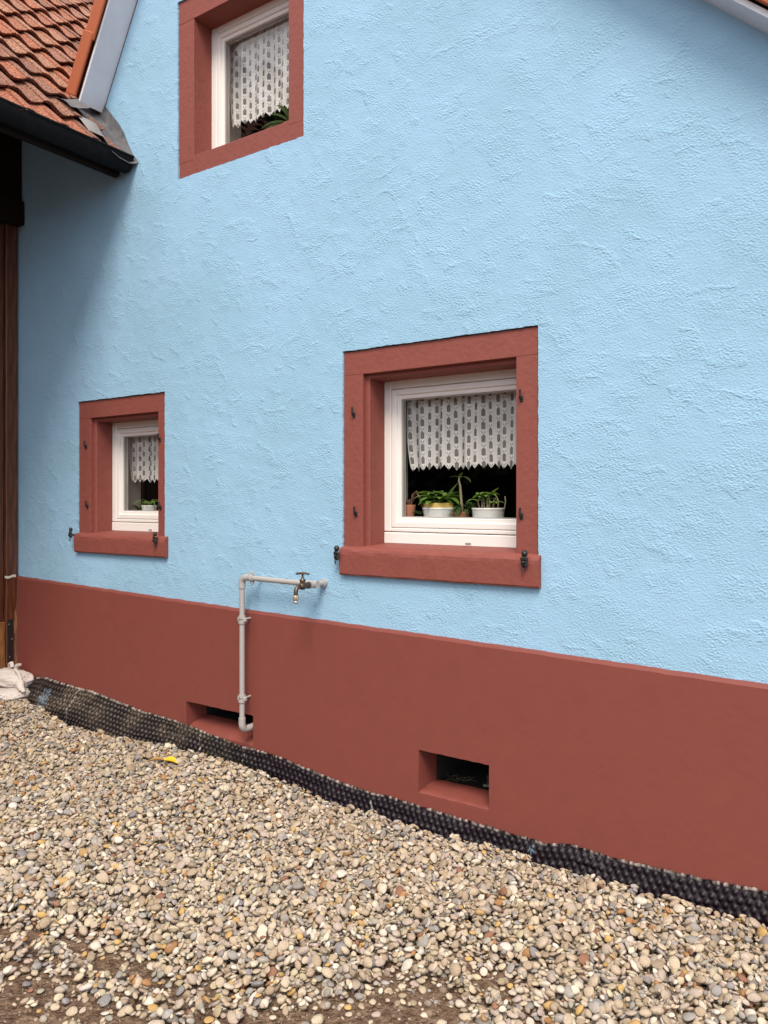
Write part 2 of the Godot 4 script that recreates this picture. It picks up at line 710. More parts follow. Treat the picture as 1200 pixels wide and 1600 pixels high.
func build_house() -> void:
	var house := thing("blue_house", "sky blue rendered house with red brown plinth and painted stone window surrounds", "house")
	# gable outline: left part runs under the barn roof, then the two verges
	var gable := PackedVector2Array([Vector2(-5.52, 0.7), Vector2(1.0, 0.7), Vector2(1.0, 2.05), Vector2(-3.38, 6.08), Vector2(-4.49, 4.14), Vector2(-5.52, 5.20)])
	var wins := []
	for s in SURROUNDS:
		wins.append(rect(s))
	var mb := sheet(gable, wins, 0.0, 0.0035, 0.05)
	obj("wall", mb.mesh(), M.stucco_paint, house)
	# plinth, slightly proud, with a sloped top
	var vents := []
	for s in VENTS:
		vents.append(rect(s))
	var low := PackedVector2Array([Vector2(-5.49, -0.25), Vector2(1.0, -0.25)])
	var edge := []
	var k := 0
	while k <= 130:
		var x := 1.0 - 6.49 * k / 130.0
		var y := plinth_top(x) + 0.0035 * wob.get_noise_2d(x * 9.0, 3.0)
		edge.append(Vector2(x, y))
		low.append(Vector2(x, y - 0.016))
		k += 1
	mb = sheet(low, vents, 0.020, 0.003, 0.0)
	for i in edge.size() - 1:
		var a: Vector2 = edge[i]
		var b: Vector2 = edge[i + 1]
		mb.poly([Vector3(a.x, a.y - 0.016, 0.020), Vector3(b.x, b.y - 0.016, 0.020), Vector3(b.x, b.y - 0.004, 0.013), Vector3(a.x, a.y - 0.004, 0.013)], Vector3(0, 0.3, 1))
		mb.poly([Vector3(a.x, a.y - 0.004, 0.013), Vector3(b.x, b.y - 0.004, 0.013), Vector3(b.x, b.y + 0.001, -0.004), Vector3(a.x, a.y + 0.001, -0.004)], Vector3(0, 1, 0.3))
	obj("plinth", mb.mesh(), M.red_paint, house)
	# masonry behind: inner face and the openings through it
	var inner := PackedVector2Array([Vector2(-5.3, -0.25), Vector2(0.9, -0.25), Vector2(0.9, 2.1), Vector2(-3.38, 5.9), Vector2(-4.4, 4.1), Vector2(-5.3, 4.1)])
	var through := []
	for s in [[-2.31, 1.40, -1.430, 2.235], [-4.61, 1.42, -3.885, 2.15], [-3.60, 3.70, -2.79, 4.53]]:
		through.append(rect(s))
	var deep := through.duplicate()
	for s in VENTS:
		deep.append(Rect2(s[0] + 0.005, s[1] - 0.03, s[2] - s[0] - 0.010, s[3] - s[1] + 0.03))
	mb = sheet(inner, deep, -0.42, 0.0, 0.0, true)
	for r in through:
		tunnel(mb, r, -0.235, -0.42)
	obj("inner_wall", mb.mesh(), M.inner_plaster, house)
	# room shell
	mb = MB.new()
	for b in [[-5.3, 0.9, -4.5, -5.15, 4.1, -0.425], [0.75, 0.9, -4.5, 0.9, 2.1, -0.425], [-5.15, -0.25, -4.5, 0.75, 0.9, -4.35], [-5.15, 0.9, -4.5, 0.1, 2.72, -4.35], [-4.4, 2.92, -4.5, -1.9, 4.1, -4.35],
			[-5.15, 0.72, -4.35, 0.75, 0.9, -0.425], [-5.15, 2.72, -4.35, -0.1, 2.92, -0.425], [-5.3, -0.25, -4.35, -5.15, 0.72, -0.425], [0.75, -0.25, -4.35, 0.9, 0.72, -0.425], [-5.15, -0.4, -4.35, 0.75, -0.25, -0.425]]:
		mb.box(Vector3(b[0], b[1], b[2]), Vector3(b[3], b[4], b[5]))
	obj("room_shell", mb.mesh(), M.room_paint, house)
	# outer side and rear walls
	mb = MB.new()
	mb.poly([Vector3(1.0, -0.2, 0), Vector3(1.0, -0.2, -4.8), Vector3(1.0, 2.05, -4.8), Vector3(1.0, 2.05, 0)], Vector3.RIGHT)
	mb.poly([Vector3(-5.5, -0.2, -4.8), Vector3(1.0, -0.2, -4.8), Vector3(1.0, 2.05, -4.8), Vector3(-3.38, 6.08, -4.8), Vector3(-4.49, 4.14, -4.8), Vector3(-5.5, 4.14, -4.8)], Vector3.FORWARD)
	obj("side_wall", mb.mesh(), M.stucco_paint, house)

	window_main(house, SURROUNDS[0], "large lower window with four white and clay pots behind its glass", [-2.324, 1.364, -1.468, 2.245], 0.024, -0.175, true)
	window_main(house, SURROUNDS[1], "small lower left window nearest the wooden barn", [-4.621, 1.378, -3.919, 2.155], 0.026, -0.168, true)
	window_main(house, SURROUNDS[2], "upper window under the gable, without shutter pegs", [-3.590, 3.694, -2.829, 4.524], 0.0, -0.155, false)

	vent(house, VENTS[0], 0.263)
	vent(house, VENTS[1], 0.199)
	house_roof(house)


func tunnel(mb: MB, r: Rect2, z0: float, z1: float) -> void:
	var a := r.position
	var b := r.end
	mb.poly([Vector3(a.x, a.y, z0), Vector3(a.x, b.y, z0), Vector3(a.x, b.y, z1), Vector3(a.x, a.y, z1)], Vector3.RIGHT)
	mb.poly([Vector3(b.x, a.y, z0), Vector3(b.x, b.y, z0), Vector3(b.x, b.y, z1), Vector3(b.x, a.y, z1)], Vector3.LEFT)
	mb.poly([Vector3(a.x, a.y, z0), Vector3(b.x, a.y, z0), Vector3(b.x, a.y, z1), Vector3(a.x, a.y, z1)], Vector3.UP)
	mb.poly([Vector3(a.x, b.y, z0), Vector3(b.x, b.y, z0), Vector3(b.x, b.y, z1), Vector3(a.x, b.y, z1)], Vector3.DOWN)


# a stone with slightly uneven arrises: cross-section swept by a fine grid would be heavy, so a chamfered box
func stone(called: String, lo: Vector3, hi: Vector3, parent: Node3D, bev := 0.006) -> void:
	var mb := MB.new()
	mb.box(lo, hi, bev)
	obj(called, mb.mesh(), M.red_stone, parent)


func window_main(house: Node3D, s: Array, label: String, o: Array, rebate: float, fz: float, pegs: bool) -> void:
	var w := node("window", house)
	w.set_meta("label", label)
	var f := -0.010
	# stones: jambs, lintel (each with a stepped rebate) and the sill
	var back := fz - 0.07
	var side_low: float = o[1] - 0.03
	for sd in 2:
		var mb := MB.new()
		var x0: float = s[0] + 0.001 if sd == 0 else o[2]
		var x1: float = o[0] if sd == 0 else s[2] - 0.001
		mb.box(Vector3(x0, side_low, back if sd == 0 else fz + 0.006), Vector3(x1, o[3] - 0.001, f), 0.002)
		if rebate > 0.0:
			if sd == 0:
				mb.box(Vector3(x1 - 0.03, side_low, back), Vector3(x1 + rebate, o[3] + 0.001, f - 0.028), 0.005)
		obj("jamb", mb.mesh(), M.red_stone, w)
	var lb := MB.new()
	lb.box(Vector3(s[0] + 0.001, o[3] - 0.001, back), Vector3(s[2] - 0.001, s[3] - 0.004, f - 0.0002), 0.002)
	if rebate > 0.0:
		lb.box(Vector3(o[0] - 0.02, o[3] - rebate, back + 0.002), Vector3(o[2] + 0.02, o[3] + 0.02, f - 0.030), 0.005)
	obj("lintel", lb.mesh(), M.red_stone, w)
	if pegs:
		# sill: proud of the wall, worn rounded arris, sloping top
		var sr: float = s[2] + (0.014 if s[0] > -3.0 else 0.034)
		var sb := MB.new()
		var prof := [Vector2(back, o[1] + 0.012), Vector2(fz, o[1] + 0.004), Vector2(-0.01, o[1] - 0.008), Vector2(0.012, o[1] - 0.014), Vector2(0.024, o[1] - 0.022), Vector2(0.030, o[1] - 0.034), Vector2(0.031, o[1] - 0.05), Vector2(0.029, s[1] + 0.008), Vector2(0.024, s[1]), Vector2(back, s[1])]
		var nx := 40
		for i in nx:
			for k in prof.size() - 1:
				var q := []
				for c in [[0, 0], [1, 0], [1, 1], [0, 1]]:
					var x := lerpf(s[0], sr, float(i + c[0]) / nx)
					var p: Vector2 = prof[k + c[1]]
					var j := wob.get_noise_2d(x * 8.0, k + c[1] + s[1] * 7.0) * 0.0025
					q.append(Vector3(x, p.y + j, p.x + (j if p.x > 0.0 else 0.0)))
				sb.poly(q, Vector3(0, prof[k].y - s[1] - 0.05, 0.3) if k != prof.size() - 2 else Vector3.DOWN)
		for e in [s[0], sr]:
			var cap := []
			for p in prof:
				var j := 0.0
				cap.append(Vector3(e, p.y + j, p.x))
			sb.poly(cap, Vector3(-1 if e < sr else 1, 0, 0))
		obj("sill", sb.mesh(), M.red_stone, w)
	else:
		stone("sill", Vector3(s[0] + 0.001, s[1] + 0.002, back), Vector3(s[2] - 0.001, o[1] - 0.002, f - 0.001), w)
	# plastic frame
	var L: float = o[0] + rebate - 0.004
	var R: float = o[2] + 0.030
	var T: float = o[3] - rebate + 0.004
	var B: float = o[1] + 0.002
	var wb := 0.060 if pegs else 0.0   # weather board under the sash
	var fm := MB.new()
	var fw := 0.045
	fm.box(Vector3(L, B + wb + 0.004, fz - 0.065), Vector3(L + fw, T, fz), 0.004)
	fm.box(Vector3(R - fw, B + wb + 0.004, fz - 0.065), Vector3(R, T, fz), 0.004)
	fm.box(Vector3(L + fw, T - fw, fz - 0.065), Vector3(R - fw, T, fz - 0.0005), 0.004)
	fm.box(Vector3(L + fw, B + wb + 0.004, fz - 0.065), Vector3(R - fw, B + wb + (0.024 if pegs else 0.010), fz - 0.0005), 0.004)
	obj("frame", fm.mesh(), M.white_plastic, w)
	if pegs:
		var bm := MB.new()
		bm.box(Vector3(L + 0.002, B, fz - 0.06), Vector3(R - 0.002, B + wb, fz + 0.004), 0.004)
		obj("weather_board", bm.mesh(), M.white_plastic, w)
		var dm := MB.new()
		var dx := lerpf(L, R, 0.585)
		dm.box(Vector3(dx - 0.016, B + 0.012, fz + 0.004), Vector3(dx + 0.016, B + 0.020, fz + 0.009), 0.002)
		obj("drain_cap", dm.mesh(), M.gasket, w)
	# sash: a stepped profile
	var sl := L + fw + 0.003
	var sr2 := R - fw - 0.003
	var st := T - fw - 0.003
	var sbm := B + wb + (0.026 if pegs else 0.012)
	var sw := 0.052
	var sh := MB.new()
	for stp in [[0.0, 0.030, 0.010], [0.026, sw, -0.002]]:
		var a: float = stp[0]
		var b: float = stp[1]
		var zf: float = fz - 0.006 + stp[2] - 0.004
		sh.box(Vector3(sl + a, sbm + a, fz - 0.06), Vector3(sl + b, st - a, zf), 0.003)
		sh.box(Vector3(sr2 - b, sbm + a, fz - 0.06), Vector3(sr2 - a, st - a, zf), 0.003)
		sh.box(Vector3(sl + b - 0.002, st - b, fz - 0.06), Vector3(sr2 - b + 0.002, st - a, zf - 0.0006), 0.003)
		sh.box(Vector3(sl + b - 0.002, sbm + a, fz - 0.06), Vector3(sr2 - b + 0.002, sbm + b, zf - 0.0006), 0.003)
	obj("sash", sh.mesh(), M.white_plastic, w)
	var gk := MB.new()
	var gl := sl + sw
	var gr := sr2 - sw
	var gt := st - sw
	var gb := sbm + sw
	for q in [[gl - 0.002, gb, gl + 0.006, gt], [gr - 0.006, gb, gr + 0.002, gt], [gl + 0.006, gt - 0.006, gr - 0.006, gt + 0.002], [gl + 0.006, gb - 0.002, gr - 0.006, gb + 0.006]]:
		gk.box(Vector3(q[0], q[1], fz - 0.045), Vector3(q[2], q[3], fz - 0.022), 0.001)
	obj("gasket", gk.mesh(), M.gasket, w)
	var gm := MB.new()
	gm.poly([Vector3(gl, gb, fz - 0.03), Vector3(gr, gb, fz - 0.03), Vector3(gr, gt, fz - 0.03), Vector3(gl, gt, fz - 0.03)], Vector3.BACK)
	obj("pane", gm.mesh(), M.glass, w)
	# inner window board
	var im := MB.new()
	im.box(Vector3(o[0] - 0.01, sbm - 0.01, -0.50), Vector3(o[2] + 0.01, sbm + 0.012, fz - 0.072), 0.004)
	obj("window_board", im.mesh(), M.inner_sill, w)
	if not pegs:
		return
	# shutter pegs on the jambs
	var main: bool = s[0] > -3.0
	var spots: Array = [[-2.378, 2.052], [-2.365, 1.538], [-1.441, 2.068], [-1.441, 1.538]] if main else [[-4.662, 1.975], [-4.648, 1.565], [-3.898, 1.99], [-3.893, 1.56]]
	for p in spots:
		var hm := MB.new()
		hm.box(Vector3(p[0] - 0.008, p[1] - 0.030, f - 0.002), Vector3(p[0] + 0.008, p[1] - 0.002, f + 0.004), 0.002)
		hm.tube([Vector3(p[0], p[1] - 0.016, f), Vector3(p[0], p[1] - 0.016, f + 0.012), Vector3(p[0], p[1] - 0.013, f + 0.017), Vector3(p[0], p[1] - 0.004, f + 0.018), Vector3(p[0], p[1] + 0.020, f + 0.018)], 0.0052, 8)
		hm.lathe([Vector2(0.0, 0.019), Vector2(0.0058, 0.020), Vector2(0.0058, 0.024), Vector2(0.0, 0.026)], Transform3D(Basis(), Vector3(p[0], p[1], f + 0.018)), 8)
		obj("shutter_peg", hm.mesh(), M.black_iron, w)
	# cast shutter catches at the sill ends: pivot, body and a small round head
	var cs: Array = [[s[0] - 0.004, o[1] - 0.046], [s[2] - 0.045, o[1] - 0.030]] if main else [[s[0] - 0.012, o[1] - 0.012], [s[2] - 0.036, o[1] - 0.020]]
	for p in cs:
		var c := Vector3(p[0], p[1], 0.046)
		var cm := MB.new()
		var big := 0.84 if main else 0.80
		cm.tube([c + Vector3(0, -0.012, -0.06), c + Vector3(0, -0.012, 0.012)], 0.008 * big, 10)
		cm.box(c + Vector3(-0.019, -0.042, -0.010) * big, c + Vector3(0.019, 0.0, 0.012) * big, 0.008)
		cm.box(c + Vector3(-0.022, -0.012, -0.008) * big, c + Vector3(0.022, 0.018, 0.014) * big, 0.008)
		cm.lathe([Vector2(0.0, 0.012), Vector2(0.010, 0.014), Vector2(0.017, 0.024), Vector2(0.018, 0.034), Vector2(0.013, 0.046), Vector2(0.0, 0.050)], Transform3D(Basis().scaled(Vector3(big, big, big * 0.8)), c), 12)
		cm.tube([c + Vector3(-0.010, -0.038, 0.0), c + Vector3(-0.004, -0.055, 0.004)], 0.006, 8, 0.003)
		cm.lathe([Vector2(0.0, 0.0), Vector2(0.007, 0.001), Vector2(0.006, 0.006), Vector2(0.0, 0.008)], Transform3D(Basis(Vector3.RIGHT, PI / 2), c + Vector3(0, -0.012, 0.012)), 10)
		obj("shutter_catch", cm.mesh(), M.black_iron, w)


func vent(house: Node3D, s: Array, back_y: float) -> void:
	var mb := MB.new()
	var z0 := 0.020
	var z1 := -0.135
	var zi := -0.42
	var a := Vector3(s[0], s[1], z0)
	var i0: float = s[0] + 0.010
	var i1: float = s[2] - 0.010
	var it: float = s[3] - 0.006
	# splayed reveals, rounded front arris on the sill
	mb.poly([Vector3(s[0], s[1], z0), Vector3(s[0], s[3], z0), Vector3(i0, it, z1), Vector3(i0, back_y, z1)], Vector3.RIGHT)
	mb.poly([Vector3(s[2], s[1], z0), Vector3(s[2], s[3], z0), Vector3(i1, it, z1), Vector3(i1, back_y, z1)], Vector3.LEFT)
	mb.poly([Vector3(s[0], s[3], z0), Vector3(s[2], s[3], z0), Vector3(i1, it, z1), Vector3(i0, it, z1)], Vector3.DOWN)
	var rows := []
	var st := [[z0 + 0.0005, s[1] - 0.012], [z0 - 0.006, s[1] + 0.001], [z0 - 0.025, lerpf(s[1], back_y, 0.28)], [-0.03, lerpf(s[1], back_y, 0.5)], [-0.09, lerpf(s[1], back_y, 0.8)], [z1, back_y], [z1 - 0.02, back_y - 0.01]]
	for q in st:
		var row := []
		for k in 21:
			var t := k / 20.0
			var x := lerpf(lerpf(s[0], i0, clampf((z0 - q[0]) / (z0 - z1), 0, 1)), lerpf(s[2], i1, clampf((z0 - q[0]) / (z0 - z1), 0, 1)), t)
			row.append(Vector3(x, q[1] + 0.007 * wob.get_noise_2d(x * 7.0, q[0] * 12.0), q[0]))
		rows.append(row)
	mb.grid(rows, [], false)
	obj("vent", mb.mesh(), M.red_paint, house)
	# raw masonry of the shaft behind
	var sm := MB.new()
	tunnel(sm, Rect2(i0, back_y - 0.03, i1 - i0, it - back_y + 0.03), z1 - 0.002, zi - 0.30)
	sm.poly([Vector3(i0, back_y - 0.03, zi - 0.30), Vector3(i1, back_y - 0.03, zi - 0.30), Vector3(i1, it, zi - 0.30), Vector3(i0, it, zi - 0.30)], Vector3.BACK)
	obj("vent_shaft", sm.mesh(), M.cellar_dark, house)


func house_roof(house: Node3D) -> void:
	var roof := node("roof", house)
	# two slabs; the verges stand out 17 cm (left) and 14 cm (right) in front of the wall
	for sd in 2:
		var foot := Vector2(-4.470, 4.190) if sd == 0 else Vector2(1.25, 1.792)
		var apex := Vector2(-3.385, 6.089) if sd == 0 else Vector2(-3.370, 6.045)
		var out := 0.174 if sd == 0 else 0.140
		var d := (apex - foot).normalized()
		var up := Vector2(-d.y, d.x) if sd == 1 else Vector2(-d.y, d.x)
		if up.y < 0:
			up = -up
		var b := MB.new()
		var pts := [foot, apex, apex + up * 0.02, foot + up * 0.02]
		var lay := func(mbx: MB, a0: float, a1: float, n0: float, n1: float, z0: float, z1: float, bev := 0.0) -> void:
			var t := Transform3D(Basis(Vector3(d.x, d.y, 0), Vector3(up.x, up.y, 0), Vector3(0, 0, 1) if Vector3(d.x, d.y, 0).cross(Vector3(up.x, up.y, 0)).z > 0 else Vector3(0, 0, 1)), Vector3(foot.x, foot.y, 0))
			mbx.box(Vector3(a0, n0, z0), Vector3(a1, n1, z1), bev, t)
		var lng := foot.distance_to(apex)
		lay.call(b, 0.0, lng, 0.0, 0.02, 0.0, out)
		obj("soffit_board", b.mesh(), M.grey_board, roof)
		b = MB.new()
		lay.call(b, 0.03, lng, 0.021, 0.045, -4.95, out - 0.012)
		obj("roof_deck", b.mesh(), M.dark_wood, roof)
		# verge tiles along the edge, lapped, each with a hanging lip
		var a := 0.02
		var k := 0
		while a < lng - 0.1:
			b = MB.new()
			var tl := 0.40
			var lift := 0.012
			var n0 := 0.012
			lay.call(b, a, a + tl, n0, n0 + 0.115, out + 0.006 + lift * 0.3, out + 0.022 + lift * 0.3, 0.005)
			lay.call(b, a + 0.002, a + tl, n0 + 0.100, n0 + 0.116, out - 0.21, out + 0.007 + lift * 0.3, 0.004)
			var ob := obj("verge_tile", b.mesh(), M.new_tile, roof)
			var tilt := 0.020
			ob.transform = Transform3D(Basis(), Vector3(up.x, up.y, 0) * (0.012 if k % 2 == 0 else 0.0) + Vector3(0, 0, 0.006 if k % 2 == 0 else 0.0))
			a += 0.355
			k += 1
	# plain field of tiles over the rest of both slopes, out of sight from the yard
	for sd in 2:
		var foot := Vector2(-4.470, 4.190) if sd == 0 else Vector2(1.25, 1.792)
		var apex := Vector2(-3.385, 6.089) if sd == 0 else Vector2(-3.370, 6.045)
		var d := (apex - foot).normalized()
		var up := Vector2(-d.y, d.x)
		if up.y < 0:
			up = -up
		var mb := MB.new()
		var lng := foot.distance_to(apex)
		var rows := []
		var na := int(lng / 0.26) * 2
		for j in na + 1:
			var a: float = lng * j / na
			var row := []
			for i in 101:
				var z := -4.9 + 4.85 * i / 100.0
				var h := 0.075 + 0.012 * sin(z * TAU / 0.2) + (0.012 if j % 2 == 0 else -0.012)
				var p := foot + d * a + up * h
				row.append(Vector3(p.x, p.y, z))
			rows.append(row)
		mb.grid(rows, [], sd == 0)
		var fo := obj("tile_field", mb.mesh(), M.tile_0, roof)
		fo.set_meta("kind", "stuff")


# ---------------------------------------------------------------- the barn wing on the left
const EAVE := Vector2(-4.171, 3.765)
const PITCH := 0.8203


func roof_pt(s: float, h: float, z: float) -> Vector3:
	return Vector3(EAVE.x - s * cos(PITCH) + h * sin(PITCH), EAVE.y + s * sin(PITCH) + h * cos(PITCH), z)


# one pantile: wave across its width (z), thick front edge; local x = up the slope, y = normal, z = width
func pantile(sd: int) -> ArrayMesh:
	var r := RandomNumberGenerator.new()
	r.seed = sd
	var wd := 0.217
	var ln := 0.34
	var th := 0.027
	var rows_t := []
	var rows_b := []
	var nw := 9
	var amp := 0.016 * r.randf_range(0.85, 1.15)
	for j in 3:
		var a: float = [0.0, 0.012, ln][j]
		var rt := []
		var rb := []
		for i in nw + 1:
			var u := float(i) / nw
			var z := u * wd
			var h := amp * cos(TAU * (u - 0.16)) + 0.004 * (1.0 - u)
			var chip := 0.004 * sin(u * 9.0 + sd) + 0.002 * sin(u * 23.0 + sd * 2.0)
			var aa := a + chip * (1.0 if j < 2 else 0.0)
			var drop := 0.005 if j == 0 else 0.0
			rt.append(Vector3(aa, h + th - drop - 0.0, z))
			rb.append(Vector3(aa + (0.022 if j < 2 else 0.0), h, z))
		rows_t.append(rt)
		rows_b.append(rb)
	var mb := MB.new()
	mb.grid(rows_t, [], true)
	mb.grid(rows_b, [], false)
	mb.grid([rows_b[0], rows_t[0]], [], true)
	for i in [0, nw]:
		for j in 2:
			mb.poly([rows_b[j][i], rows_b[j + 1][i], rows_t[j + 1][i], rows_t[j][i]], Vector3(0, 0, -1 if i == 0 else 1))
	return mb.mesh()


func build_barn() -> void:
	var barn := thing("wooden_barn", "dark wooden barn with old wavy clay tile roof and black gutter at the left", "barn")
	# wall of planks in the plane x = -5.49
	var wall := node("wall", barn)
	var z := 0.014
	var k := 0
	while z < 2.55:
		var wd := 0.092 if k == 0 else (0.135 + 0.02 * sin(k * 2.3))
		var mb := MB.new()
		var x1 := -5.470 if k == 0 else -5.492
		mb.box(Vector3(-5.53, 0.06, z), Vector3(x1 - (0.003 * (k % 2)), 5.0 if k > 0 else 5.0, z + wd - 0.005), 0.004)
		obj("plank", mb.mesh(), M["plank_%d" % (1 if k == 0 else (k % 3))], wall)
		z += wd
		k += 1
	var sm := MB.new()
	sm.box(Vector3(-5.60, -0.1, 0.0), Vector3(-5.535, 5.0, 2.6))
	obj("backing", sm.mesh(), M.dark_wood, wall)
	# worn wood along the edge of the door post, tape, iron strap with rivets
	sm = MB.new()
	var rows := []
	for j in 25:
		var y := 0.20 + 0.72 * j / 24.0
		var w := 0.020 + 0.010 * wob.get_noise_2d(y * 9.0, 1.0) - 0.016 * smoothstep(0.72, 0.92, y)
		rows.append([Vector3(-5.4685, y, 0.016), Vector3(-5.4685, y, 0.018 + w)])
	sm.grid(rows, [], false)
	obj("worn_edge", sm.mesh(), M.worn_wood, barn)
	sm = MB.new()
	sm.box(Vector3(-5.467, 0.20, 0.054), Vector3(-5.461, 0.715, 0.098), 0.003)
	obj("iron_strap", sm.mesh(), M.black_iron, barn)
	sm = MB.new()
	sm.box(Vector3(-5.492, 0.14, 0.104), Vector3(-5.478, 0.70, 0.30), 0.004)
	obj("kick_board", sm.mesh(), M.kick_wood, barn)
	for q in [0.30, 0.44, 0.57, 0.68]:
		sm = MB.new()
		sm.lathe([Vector2(0.007, 0.0), Vector2(0.006, 0.003), Vector2(0.0, 0.005)], Transform3D(Basis(Vector3.BACK, -PI / 2), Vector3(-5.461, q, 0.074 + 0.01 * sin(q * 30.0))), 8)
		obj("rivet", sm.mesh(), M.zinc, barn)
	sm = MB.new()
	var strip := []
	for j in 9:
		var zz := 0.030 + 0.085 * j / 8.0
		var yy := 1.022 + 0.004 * sin(j * 0.9) - 0.03 * (zz - 0.03)
		strip.append([Vector3(-5.466, yy, zz), Vector3(-5.466, yy + 0.018, zz)])
	sm.grid(strip, [], true)
	obj("tape_strip", sm.mesh(), M.tape, barn)
	# wall plate and rafters under the eave
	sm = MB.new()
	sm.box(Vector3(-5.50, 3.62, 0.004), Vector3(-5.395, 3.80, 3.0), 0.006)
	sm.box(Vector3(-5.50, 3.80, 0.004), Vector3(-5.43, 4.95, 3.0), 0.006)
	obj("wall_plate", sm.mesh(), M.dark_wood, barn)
	var rb := Basis(Vector3(-cos(PITCH), sin(PITCH), 0), Vector3(sin(PITCH), cos(PITCH), 0), Vector3(0, 0, -1))
	k = 0
	while k < 4:
		sm = MB.new()
		var t := Transform3D(rb, roof_pt(0.0, -0.165, 0.38 + 0.75 * k))
		sm.box(Vector3(0.16, 0.0, -0.05), Vector3(2.4, 0.105, 0.05), 0.004, t)
		obj("rafter", sm.mesh(), M.dark_wood, barn)
		k += 1
	# roof deck
	var roof := node("roof", barn)
	sm = MB.new()
	var t0 := Transform3D(rb, roof_pt(0.0, -0.055, 0.0))
	sm.box(Vector3(0.03, 0.0, -3.05), Vector3(4.9, 0.03, -0.165), 0.0, t0)
	sm.box(Vector3(0.62, 0.0, -0.160), Vector3(4.9, 0.03, 4.6), 0.0, t0)
	obj("roof_deck", sm.mesh(), M.dark_wood, roof)
	# pantiles: the ones in view one by one, the rest joined
	var kinds := []
	for i in 4:
		kinds.append(pantile(i + 3))
	var rest := MB.new()
	var count := 0
	for row in range(-1, 19):
		var s: float = row * 0.255 - (0.0 if row >= 0 else -0.250)
		for c in range(-21, 31):
			var zj := 0.752 - 0.21 * 3 + c * 0.21 + 0.004 * sin(row * 3.1 + c) 
			if zj + 0.21 > 3.15 or zj < -4.4:
				continue
			if s < 0.62 and zj < 0.10:
				continue
			var tilt := 0.142 + rng.randf_range(-0.010, 0.010)
			var bs := rb * Basis(Vector3(0, 0, 1), -tilt) * Basis(Vector3(0, 1, 0), rng.randf_range(-0.012, 0.012))
			var at := roof_pt(s + rng.randf_range(-0.007, 0.007) - 0.012, (0.036 if row >= 0 else 0.0) + rng.randf_range(-0.003, 0.003), zj + 0.105)
			var tr := Transform3D(bs, at + bs.z * -0.1085)
			var m: ArrayMesh = kinds[rng.randi() % 4]
			var pick := rng.randi() % 6
			if row < 1 and rng.randf() < 0.6:
				pick = 2
			var sees := project(at)
			if count < 300 and sees.z > 0.0 and sees.x > -30.0 and sees.x < 190.0 and sees.y > -40.0:
				var ob := obj("roof_tile", m, M["tile_%d" % pick], roof)
				ob.transform = tr
				count += 1
			else:
				var arr := m.surface_get_arrays(0)
				var o := rest.v.size()
				var av: PackedVector3Array = arr[Mesh.ARRAY_VERTEX]
				var an: PackedVector3Array = arr[Mesh.ARRAY_NORMAL]
				for q in av.size():
					rest.vert(tr * av[q], bs * an[q], Vector2.ZERO)
				for q in arr[Mesh.ARRAY_INDEX]:
					rest.ix.append(o + q)
	var ro := obj("tile_field", rest.mesh(), M.tile_1, roof)
	ro.set_meta("kind", "stuff")
	# far slope and gable end of the barn
	sm = MB.new()
	var ridge := roof_pt(4.85, 0.03, 0.0)
	var far := Vector3(2.0 * ridge.x - EAVE.x, EAVE.y, 0.0)
	sm.poly([ridge + Vector3(0, 0, -4.5), ridge + Vector3(0, 0, 3.1), far + Vector3(0, 0, 3.1), far + Vector3(0, 0, -4.5)], Vector3(-1, 1, 0))
	obj("far_slope", sm.mesh(), M.tile_1, roof)
	sm = MB.new()
	for gz in [2.58, -4.3]:
		sm.poly([Vector3(-5.5, -0.1, gz), Vector3(far.x + 1.3, -0.1, gz), Vector3(far.x + 1.3, 5.0, gz), Vector3(ridge.x, ridge.y - 0.12, gz), Vector3(-5.5, 5.0, gz)], Vector3(0, 0, gz))
	sm.poly([Vector3(far.x + 1.3, -0.1, -4.3), Vector3(far.x + 1.3, -0.1, 2.58), Vector3(far.x + 1.3, 5.0, 2.58), Vector3(far.x + 1.3, 5.0, -4.3)], Vector3.LEFT)
	obj("gable_wall", sm.mesh(), M.plank_0, barn)
	# half-round gutter with end cap
	gutter(barn)
	# zinc flashing between the last tiles and the blue wall
	sm = MB.new()
	rows = []
	for j in 9:
		var a := -0.05 + 0.70 * j / 8.0
		rows.append([roof_pt(a, 0.050 + 0.010 * sin(j * 0.8), 0.19), roof_pt(a, 0.034, 0.13), roof_pt(a, 0.028, 0.05), roof_pt(a, 0.045, 0.010), roof_pt(a, 0.12 - 0.06 * smoothstep(0.3, 0.0, a), 0.006)])
	sm.grid(rows, [], true)
	obj("flashing", sm.mesh(), M.zinc, barn)
	sm = MB.new()
	rows = []
	for j in 8:
		var q := j / 7.0
		var row := []
		for i in 7:
			var u := i / 6.0
			row.append(roof_pt(0.30 + 0.20 * u, 0.055 + 0.035 * pow(1.0 - u, 2.0) + 0.05 * q * q + 0.014 * sin(u * 4.0 + q), 0.345 - 0.14 * q))
		rows.append(row)
	sm.grid(rows, [], false)
	obj("flashing", sm.mesh(), M.zinc, barn)
	sm = MB.new()
	rows = []
	for j in 7:
		var q := j / 6.0
		var row := []
		for i in 7:
			var u := i / 6.0
			row.append(roof_pt(0.10 + 0.19 * u, 0.066 + 0.016 * sin(u * PI) * sin(q * PI), 0.30 - 0.14 * q * (0.8 + 0.2 * u)))
		rows.append(row)
	sm.grid(rows, [], false)
	obj("mortar_patch", sm.mesh(), M.mortar, barn)


